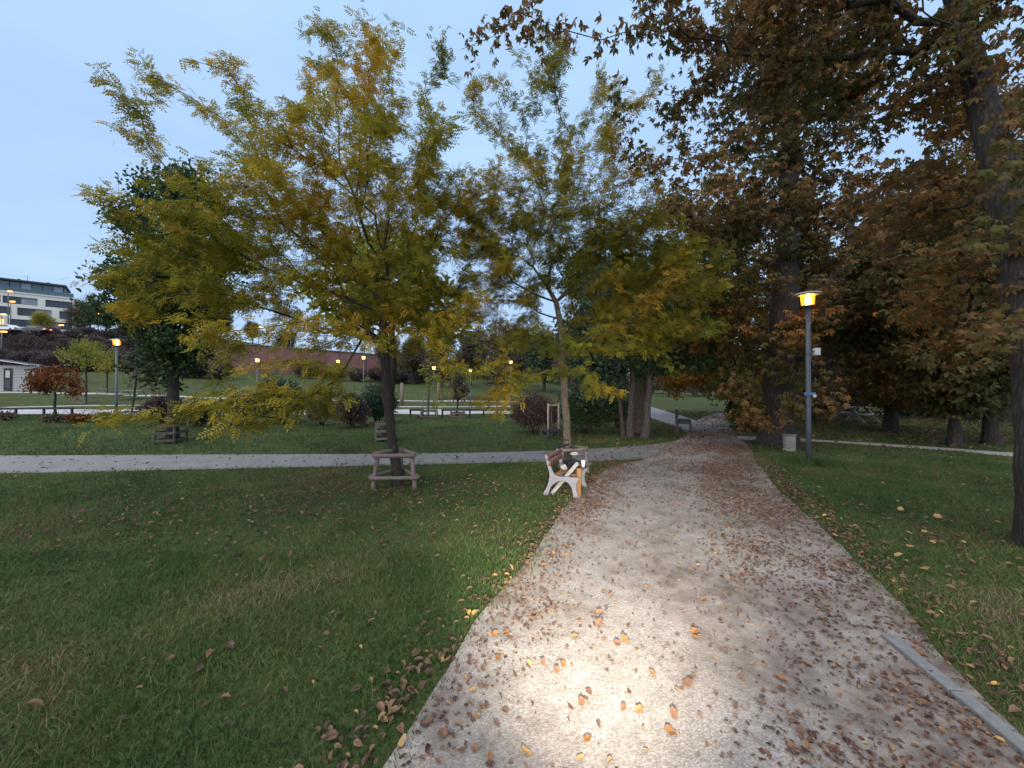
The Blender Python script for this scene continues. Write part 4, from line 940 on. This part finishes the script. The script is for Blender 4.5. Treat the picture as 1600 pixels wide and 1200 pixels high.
# low rails
def low_rail(px0, px1, py, n, label, hh=.42, mat='black'):
    a = G(px0, py); b = G(px1, py)
    r_ = empty('low_rail', (a[0], a[1], 0), 0, label=label, cat='railing')
    L_ = b[0]-a[0]
    MB().box((L_/2, 0, hh), (L_, .12, .10), None, .01).build('rail', M[mat], r_)
    for k in range(n): MB().box((.05+(L_-.1)*k/(n-1), 0, hh/2-.05), (.09, .09, hh), None, .005).build('post', M[mat], r_)
low_rail(-20, 114, 651, 4, 'long low black rail beside the street at far left', .48)
low_rail(690, 800, 652, 6, 'low dark rail along the street between the oval tree and the centre tree', .42)
low_rail(640, 662, 652, 2, 'short low dark rail left of the tripod-staked sapling', .42)
# far timber posts and a beam on the field
for px, py, tp, lab in ((628, 636, 598, 'stout grey post standing on the field right of the nearest trunk'), (685, 632, 598, 'slim pale post on the field right of the tripod-staked sapling')):
    x, d = G(px, py); o = MB().tube([(0, 0, -.2), (0, 0, Z(tp, d)-h(x, d))], [.14, .12], 9).build('wooden_post', M['timber'], None, True); o.location = (x, d, h(x, d)); tag(o, lab, 'post')
x, d = X(745, 38), 38; o = MB().box((0, 0, .22), (6.5, .3, .36), None, .03).build('timber_beam', M['timber_dark'], None); o.location = (x, d, h(x, d)); tag(o, 'long dark timber beam lying on the far field behind the oval tree', 'beam')

# ------------------------------------------------------------------ far dark bench on leaves
def dark_bench(loc, rz, label):
    b = empty('park_bench', loc, rz, label=label, cat='bench')
    for sy in (-.7, .7):
        MB().box((.22, sy, .2), (.07, .07, .40)).build('leg', M['black'], b); MB().bar((-.24, sy, 0), (-.30, sy, .84), .07, .07).build('leg', M['black'], b)
        MB().box((0, sy*.98, .40), (.46, .05, .06)).build('seat_bearer', M['black'], b)
    for k in range(3): MB().box((-.15+k*.15, 0, .45), (.13, 1.6, .04), None, .005).build('seat_slat', M['black'], b)
    for k in range(2): MB().bar((-.245-.012*k, -.8, .60+.15*k), (-.245-.012*k, .8, .60+.15*k), .035, .12).build('back_slat', M['black'], b)
x, d = G(1069, 675); dark_bench((x, d, 0), -.42, 'dark empty bench on fallen orange leaves by the path fork')

# ------------------------------------------------------------------ stone litter bin by the chestnut
x, d = G(1233, 704); s = d/FPX
bn = empty('litter_bin', (x, d, 0), 0, label='speckled pale stone litter bin at the foot of the massive chestnut', cat='litter bin')
MB().tube([(0, 0, 0), (0, 0, .07)], [.20, .20], 20).build('base', M['stone'], bn, True)
MB().tube([(0, 0, .071), (0, 0, .09), (0, 0, .50), (0, 0, .515)], [.16, .19, .20, .205], 20).build('body', M['stone'], bn, True)
MB().tube([(0, 0, .516), (0, 0, .56), (0, 0, .58)], [.225, .225, .19], 20).build('rim', M['kerb'], bn, True)
MB().tube([(0, 0, .581), (0, 0, .586)], [.15, .15], 16).build('opening', M['black'], bn)

bn.scale = (.76, .76, .80)
# ------------------------------------------------------------------ broken bench
pA = Vector((X(878, 6.28), 6.28, 0)); pB = Vector((X(893, 6.95), 6.95, 0))
dirb = (pB-pA); bl = dirb.length; bang = math.atan2(dirb.y, dirb.x)-math.pi/2
bb = empty('broken_bench', tuple(pA), bang, label='broken bench with pale cast frames, loose slats and rubbish beside the gravel path', cat='bench')
def arc(c, r, a0, a1, n): return [(c[0]+r[0]*math.cos(R(a0+(a1-a0)*k/n)), c[1]+r[1]*math.sin(R(a0+(a1-a0)*k/n))) for k in range(n+1)]
prof = [(-.315, 0), (-.225, 0), (-.215, .06)]+[(-.19, .13), (-.13, .205), (-.05, .25), (.04, .262), (.10, .24), (.15, .18), (.175, .10), (.19, 0)]+[(.285, 0), (.275, .03), (.245, .10), (.235, .19), (.25, .26), (.285, .315), (.285, .335), (-.05, .325), (-.115, .345), (-.155, .40), (-.19, .48), (-.235, .62), (-.25, .66), (-.285, .665), (-.275, .60), (-.245, .50), (-.215, .40), (-.205, .32), (-.22, .23), (-.26, .12), (-.31, .04)]
for k, y in enumerate((0, bl)):
    f = MB().prism(prof, y-.024, y+.024).build('end_frame', M['frame'], bb)
    bv = f.modifiers.new('b', 'BEVEL'); bv.width = .008; bv.segments = 2; bv.limit_method = 'ANGLE'
MB().bar((-.225, -.06, .615), (-.21, bl+.10, .60), .025, .075, up=(.35, 0, 1), bev=.006).build('back_slat', M['slat_brown'], bb)
MB().bar((-.195, -.05, .525), (-.175, bl*.95, .53), .025, .085, up=(.35, 0, 1), bev=.006).build('back_slat', M['slat_brown'], bb)
MB().bar((-.19, .05, .012), (.24, .10, .55), .06, .03, up=(0, 1, 0), bev=.005).build('broken_slat', M['slat_grey'], bb)
MB().bar((.255, .06, .0), (.262, .10, .46), .075, .03, up=(0, 1, 0), bev=.005).build('upright_slat', M['slat_amber'], bb)
MB().bar((-.16, .05, .30), (.05, bl*.9, .40), .08, .03, bev=.005).build('seat_slat', M['slat_amber'], bb)
MB().bar((.18, .04, .352), (.20, bl+.04, .352), .09, .03, bev=.005).build('seat_slat', M['slat_brown'], bb)
MB().bar((-.25, bl*.7, .70), (-.10, bl*1.2, .72), .06, .03, bev=.005).build('loose_slat', M['black'], bb)
# rubbish on it: separate things
def blobby(name, loc, r, mat, label, cat, seed, n=2):
    import bmesh
    bm = bmesh.new(); bmesh.ops.create_icosphere(bm, subdivisions=3, radius=1); q = np.random.default_rng(seed); ph = q.uniform(0, 6, 12)
    for v in bm.verts:
        c = v.co; k = 1+.22*math.sin(c.x*4+ph[0])*math.sin(c.y*5+ph[1])+.16*math.sin(c.z*7+ph[2]+c.x*5)+.07*math.sin(c.y*13+ph[3])*math.sin(c.x*11+ph[4])
        v.co = Vector((c.x*r[0]*k, c.y*r[1]*k, max(-r[2]*.75, c.z*r[2]*k)))
    me = bpy.data.meshes.new(name); bm.to_mesh(me); bm.free(); o = link(name, me, mat); o.location = loc; return tag(o, label, cat)
def onb(x, y, z): 
    c, s = math.cos(bang), math.sin(bang); return (pA.x+x*c-y*s, pA.y+x*s+y*c, z)
blobby('black_bag', onb(.06, bl*.62, .45), (.13, .15, .08), M['black'], 'crumpled black bag slumped on the broken bench', 'bag', 1)
blobby('crumpled_paper', onb(-.02, bl*.30, .43), (.05, .05, .05), M['paper'], 'small white crumpled paper at the front of the broken bench seat', 'paper', 2)
blobby('crumpled_paper', onb(.07, bl*.85, .60), (.07, .05, .03), M['paper'], 'larger white crumpled paper on top of the black bag', 'paper', 3)
cp = empty('paper_cup', onb(.22, bl*.92, .367), 0, label='white paper cup standing on the far end of the broken bench', cat='cup')
MB().tube([(0, 0, 0), (0, 0, .11)], [.028, .038], 14).build('cup_wall', M['white'], cp, True); MB().tube([(0, 0, .1105), (0, 0, .122)], [.041, .038], 14).build('lid', M['white'], cp, True)

# ------------------------------------------------------------------ kerb slabs at the right path edge
kr = np.array([(2.50, .6), (2.40, 1.3), (2.47, 1.85), (2.62, 2.55), (2.78, 2.95)])
kd = empty('kerb_strip', (2.45, .9, 0), 0, label='flush strip of pale concrete kerb slabs at the lower right path edge', cat='kerb')
kp = [(2.18, .3), (2.46, 1.86), (2.60, 2.6)]
def kerbrow(x0, y0, x1, y1, n, wd, zt):
    for k in range(n):
        a = Vector((x0+(x1-x0)*k/n, y0+(y1-y0)*k/n, 0)); b = Vector((x0+(x1-x0)*(k+1)/n, y0+(y1-y0)*(k+1)/n, 0)); dlt = (b-a)*.012
        o = MB().bar(a+dlt+Vector((0, 0, zt-.03)), b-dlt+Vector((0, 0, zt-.03)), wd, .06, bev=.006).build('kerb_slab', M['kerb'], kd); o.location = (-2.45, -.9, random.uniform(-.004, .004))
kerbrow(2.20, .2, 2.67, 2.75, 5, .085, .040)
kerbrow(2.39, .2, 2.62, 1.75, 3, .10, .034)

# ------------------------------------------------------------------ lawn grass, litter, single leaves
def onpath(x, y, grow_=0):
    m_ = np.zeros(x.shape, bool)
    for q in POLYS: m_ |= inpoly(q, x, y)
    return m_
def wedge(n, d0, d1, r_, lo=-1.45, hi=1.45):
    y = np.sqrt(r_.uniform(d0**2, d1**2, n)); x = y*r_.uniform(lo, hi, n); return x, y
def pn(x, y, f, s):
    q = np.random.default_rng(s).uniform(0, 6, 8)
    return (np.sin(x*f+q[0]+1.3*np.sin(y*f*.7+q[1]))+np.sin(y*f*1.1+q[2]+1.1*np.sin(x*f*.8+q[3]))+.6*np.sin((x+y)*f*2.1+q[4])+.5*np.sin((x-y)*f*2.7+q[5]))/3.1
def litter_density(x, y):
    """0..1 how leaf-strewn the place is: under trees and along the gravel edges"""
    d = .10+.62*np.exp(-((x-x1+.3)**2*.7+(y-D1+.9)**2*1.4)/4.5)+.22*np.clip(pn(x, y, .8, 44), 0, 1)+.55*np.exp(-((x-1.4)**2+(y-6.6)**2)/1.0)
    d = d+.6*ss(1.9, 3.2, x-.42*y)*(1-ss(4.5, 6.5, y))*.6
    d = d+.5*np.exp(-((x-7)**2+(y-15.7)**2)/3.0)+.35*ss(6, 9, x)*ss(9, 13, y)
    return np.clip(d, 0, 1)
def grass(name, n, d0, d1, hgt, wid, seed, seg2, label, lo=-1.45, hi=1.45):
    r_ = np.random.default_rng(seed); x, y = wedge(n, d0, d1, r_, lo, hi)
    keep = ~onpath(x+r_.normal(0, .085, n), y+r_.normal(0, .085, n)); ld = litter_density(x, y)
    keep &= r_.uniform(0, 1, n) > ld*.55
    keep &= (pn(x, y, 1.7, 5)*.5+.5)*.55+.62 > r_.uniform(0, 1, n)
    x, y, ld = x[keep], y[keep], ld[keep]; n = len(x)
    z = H(x, y); a = r_.uniform(0, 2*math.pi, n); hh = hgt*r_.uniform(.5, 1.35, n)*(1+.35*pn(x, y, 2.3, 3)); ww = wid*r_.uniform(.7, 1.4, n)
    lean = r_.normal(0, .55, (n, 2)); ux, uy = np.cos(a), np.sin(a)
    P0 = np.c_[x, y, z-.005]; U = np.c_[ux, uy, 0*ux]*ww[:, None]*.5
    tipp = P0+np.c_[lean*hh[:, None], hh]; mid = P0+np.c_[lean*hh[:, None]*.35, hh*.6]
    rn = np.clip(.42+.42*pn(x, y, 1.1, 9)+.18*pn(x, y, 5, 8)+r_.normal(0, .16, n)+.25*ld, 0, 1)
    if seg2:
        V = np.stack([P0-U, P0+U, mid-U*.8, mid+U*.8, tipp-U*.15, tipp+U*.15], 1).reshape(-1, 3)
        b = np.arange(n)[:, None]*6; F = np.concatenate([b+[[0, 1, 3, 2]], b+[[2, 3, 5, 4]]]); k = 6
    else:
        V = np.stack([P0-U, P0+U, tipp], 1).reshape(-1, 3); F = np.arange(n)[:, None]*3+[[0, 1, 2]]; k = 3
    o = link(name, mesh_np(name, V, F, {'rnd': np.repeat(rn, k)}), L['grass'])
    return tag(o, label, 'grass', kind='stuff')
grass('near_grass', 120000, 1.2, 4.2, .050, .0055, 1, True, 'short green blades of the near lawn on both sides of the gravel')
grass('middle_grass', 190000, 4.2, 9.5, .055, .009, 2, False, 'short green and olive blades of the lawn around the first tree')
grass('far_grass', 230000, 9.5, 27, .065, .022, 3, False, 'short green lawn blades beyond the asphalt path')
# uncut tufts at the lamp foot and along the edges
r_ = np.random.default_rng(77); n = 1500
a = r_.uniform(0, 6.28, n); q = np.abs(r_.normal(0, .28, n)); tx = xl+q*np.cos(a)*1.5; ty = dl+q*np.sin(a)-.1
hh = r_.uniform(.08, .2, n); U = np.c_[np.cos(a*3), np.sin(a*3), 0*a]*.006
P0 = np.c_[tx, ty, H(tx, ty)]; tipp = P0+np.c_[r_.normal(0, .05, (n, 2)), hh]
o = link('lamp_foot_grass', mesh_np('lamp_foot_grass', np.stack([P0-U, P0+U, tipp], 1).reshape(-1, 3), np.arange(n)[:, None]*3+[[0, 1, 2]], {'rnd': np.repeat(r_.uniform(0, .6, n), 3)}), L['grass'])
tag(o, 'longer uncut grass around the foot of the right lamp', 'grass', kind='stuff')

def litter(name, n, d0, d1, fn, size, seed, label, lo=-1.4, hi=1.4, zoff=.016, rb=0):
    r_ = np.random.default_rng(seed); x, y = wedge(n, d0, d1, r_, lo, hi)
    keep = fn(x, y) > r_.uniform(0, 1, n); x, y = x[keep], y[keep]; n = len(x)
    z = H(x, y)+zoff+r_.uniform(0, .012, n); dr = np.c_[r_.normal(0, 1, (n, 2)), r_.normal(0, .22, n)]
    me = scatter(name, tpl_simple(.10, .055), np.c_[x, y, z], dr, r_.uniform(*size, n)*r_.choice([.6, .8, 1], n), np.clip(r_.beta(2, 2.4, n)+rb, 0, 1), .3, r_)
    return tag(link(name, me, L['litter']), label, 'fallen leaves', kind='stuff')
gp = POLYS[0]
def path_d(x, y):
    on = inpoly(gp, x, y); s = x-.42*y        # across the path: about -1.4 (left edge) to 1.9 (right edge)
    right = ss(.1, 1.0, s); left = ss(-.75, -1.3, s)
    pat = np.clip(pn(x, y, 2.4, 21)*.9+.35, 0, 1)
    return on*np.clip(.05+right*(.22+1.1*pat)*(1-.5*ss(1.5, 1.9, s))+left*.9*(.25+pat)+.4*ss(5, 9, y)*(.2+pat), 0, 1)
litter('path_leaf_litter', 210000, 1.3, 12, path_d, (.2, .52), 31, 'brown leaf litter drifted over the right half of the gravel path', -.6, 1.45)
litter('far_path_leaf_litter', 16000, 12, 26, lambda x, y: inpoly(gp, x, y)*.7*(pn(x, y, 1.5, 5)*.5+.6), (.7, 1.4), 32, 'brown leaf litter on the far bend of the gravel path', .2, .9)
litter('lawn_leaf_litter', 34000, 2, 11, lambda x, y: (~onpath(x, y))*litter_density(x, y)**1.2*.8, (.35, .85), 33, 'fallen leaves among the grass around the first tree and right verge', zoff=.03)
litter('wood_leaf_litter', 26000, 11, 28, lambda x, y: (~onpath(x, y))*litter_density(x, y)**1.3*.9, (.9, 1.6), 34, 'brown leaf carpet under the grove bench and the wood', .1, 1.4, .045)
litter('edge_leaf_litter', 52000, 1.3, 10, lambda x, y: (~onpath(x, y))*np.exp(-((np.abs(x-.42*y-.25)-1.78)**2)/.05)*.9, (.3, .8), 35, 'leaves gathered along both edges of the gravel path', -.9, 1.45, .025, .05)

ap = POLYS[1]
litter('asphalt_leaf_litter', 30000, 7, 14, lambda x, y: inpoly(ap, x, y)*(.035+.25*ss(-1, 4, x)+.10*np.exp(-((x-x1)**2)/3)), (.4, .9), 36, 'scattered leaves blown onto the asphalt path and its junction', -1.4, .8, .014)
# single leaves one can pick out on the gravel and the grass
def single_leaf_mesh(k):
    q = np.random.default_rng(400+k); V = [(0, 0, .004)]; n = 12
    for j in range(n):
        a = 2*math.pi*j/n; rr = .5*(1+.0*a)*(.62+.38*abs(math.cos(a*.5))**.6)*(1+(.05 if k == 1 else .03)*(-1)**j)*q.uniform(.85, 1.15)
        xx, yy = rr*math.cos(a), rr*math.sin(a)*(.55 if k != 1 else .9); V.append((xx, yy, .02+.55*yy*yy+.12*xx*xx*q.uniform(.3, 1.4)))
    F = [(0, 1+j, 1+(j+1) % n) for j in range(n)]; b = len(V)
    V += [(-.5, -.012, .03), (-.5, .012, .03), (-.85, .01, .07), (-.85, -.01, .07)]; F.append((b, b+1, b+2, b+3))
    me = bpy.data.meshes.new('fallen_leaf'); me.from_pydata(V, [], F); return me
def leafcol(name, c, c2):
    m_, t, b = newmat(name); n = noise(t, 14, 4, .6, opos(t)); r = ramp(t, [(.3, c), (.7, c2)], n.outputs[0]); t.links.new(r.outputs[0], b.inputs['Base Color']); b.inputs['Roughness'].default_value = .6; return m_
cols = [('orange', leafcol('orange_leaf', (.30, .145, .05), (.20, .09, .03))), ('yellow', leafcol('yellow_leaf', (.36, .23, .09), (.26, .15, .05))), ('brown', leafcol('brown_leaf', (.20, .10, .05), (.12, .06, .035)))]
ms = {}
for k in range(3):
    for c, mt in cols:
        ms[k, c] = single_leaf_mesh(k); ms[k, c].materials.append(mt)
r_ = np.random.default_rng(55)
named = [(1053, 838), (1060, 888), (905, 832), (885, 870), (850, 886), (945, 928), (820, 962), (898, 1000), (975, 1004), (880, 1042), (1037, 1018), (1018, 1056), (918, 1160), (1046, 1150), (1085, 1000), (960, 877), (865, 868), (1085, 990), (920, 905), (1220, 1065), (880, 855), (935, 960), (1005, 870), (980, 790), (1100, 940)]
spots = []
for px, py in named: spots.append((*G(px, py), .07, 0 if r_.uniform() < .6 else 1))
while len(spots) < 100:
    py = r_.uniform(780, 1190); px = r_.uniform(620, 1500); x, y = G(px, py)
    s_ = x-.42*y
    if inpoly(gp, np.array([x]), np.array([y]))[0] and r_.uniform() < (.75 if s_ < .2 else .5): spots.append((x, y, r_.uniform(.04, .075), int(r_.choice([0, 1, 2, 2]) if s_ < .3 else 2)))
for x, y, s, c in spots:
    o = link('fallen_leaf', ms[int(r_.integers(0, 3)), cols[c][0]]); o.location = (x, y, .016); o.scale = (s, s, s); o.rotation_euler = (r_.normal(0, .25), r_.normal(0, .25), r_.uniform(0, 6.28))
    o.location.z += .02*s/.1
    tag(o, 'single %s fallen leaf lying on the gravel path' % cols[c][0], 'leaf', '%s leaves on the gravel path' % cols[c][0])
for k in range(24):
    px = r_.uniform(1150, 1560); py = r_.uniform(770, 900); x, y = G(px, py)
    if onpath(np.array([x]), np.array([y]))[0]: continue
    s = r_.uniform(.06, .10); o = link('fallen_leaf', ms[int(r_.integers(0, 3)), 'yellow']); o.location = (x, y, .06); o.scale = (s, s, s); o.rotation_euler = (r_.normal(0, .3), r_.normal(0, .3), r_.uniform(0, 6.28))
    tag(o, 'single pale leaf lying on the grass right of the gravel path', 'leaf', 'pale leaves on the right verge')
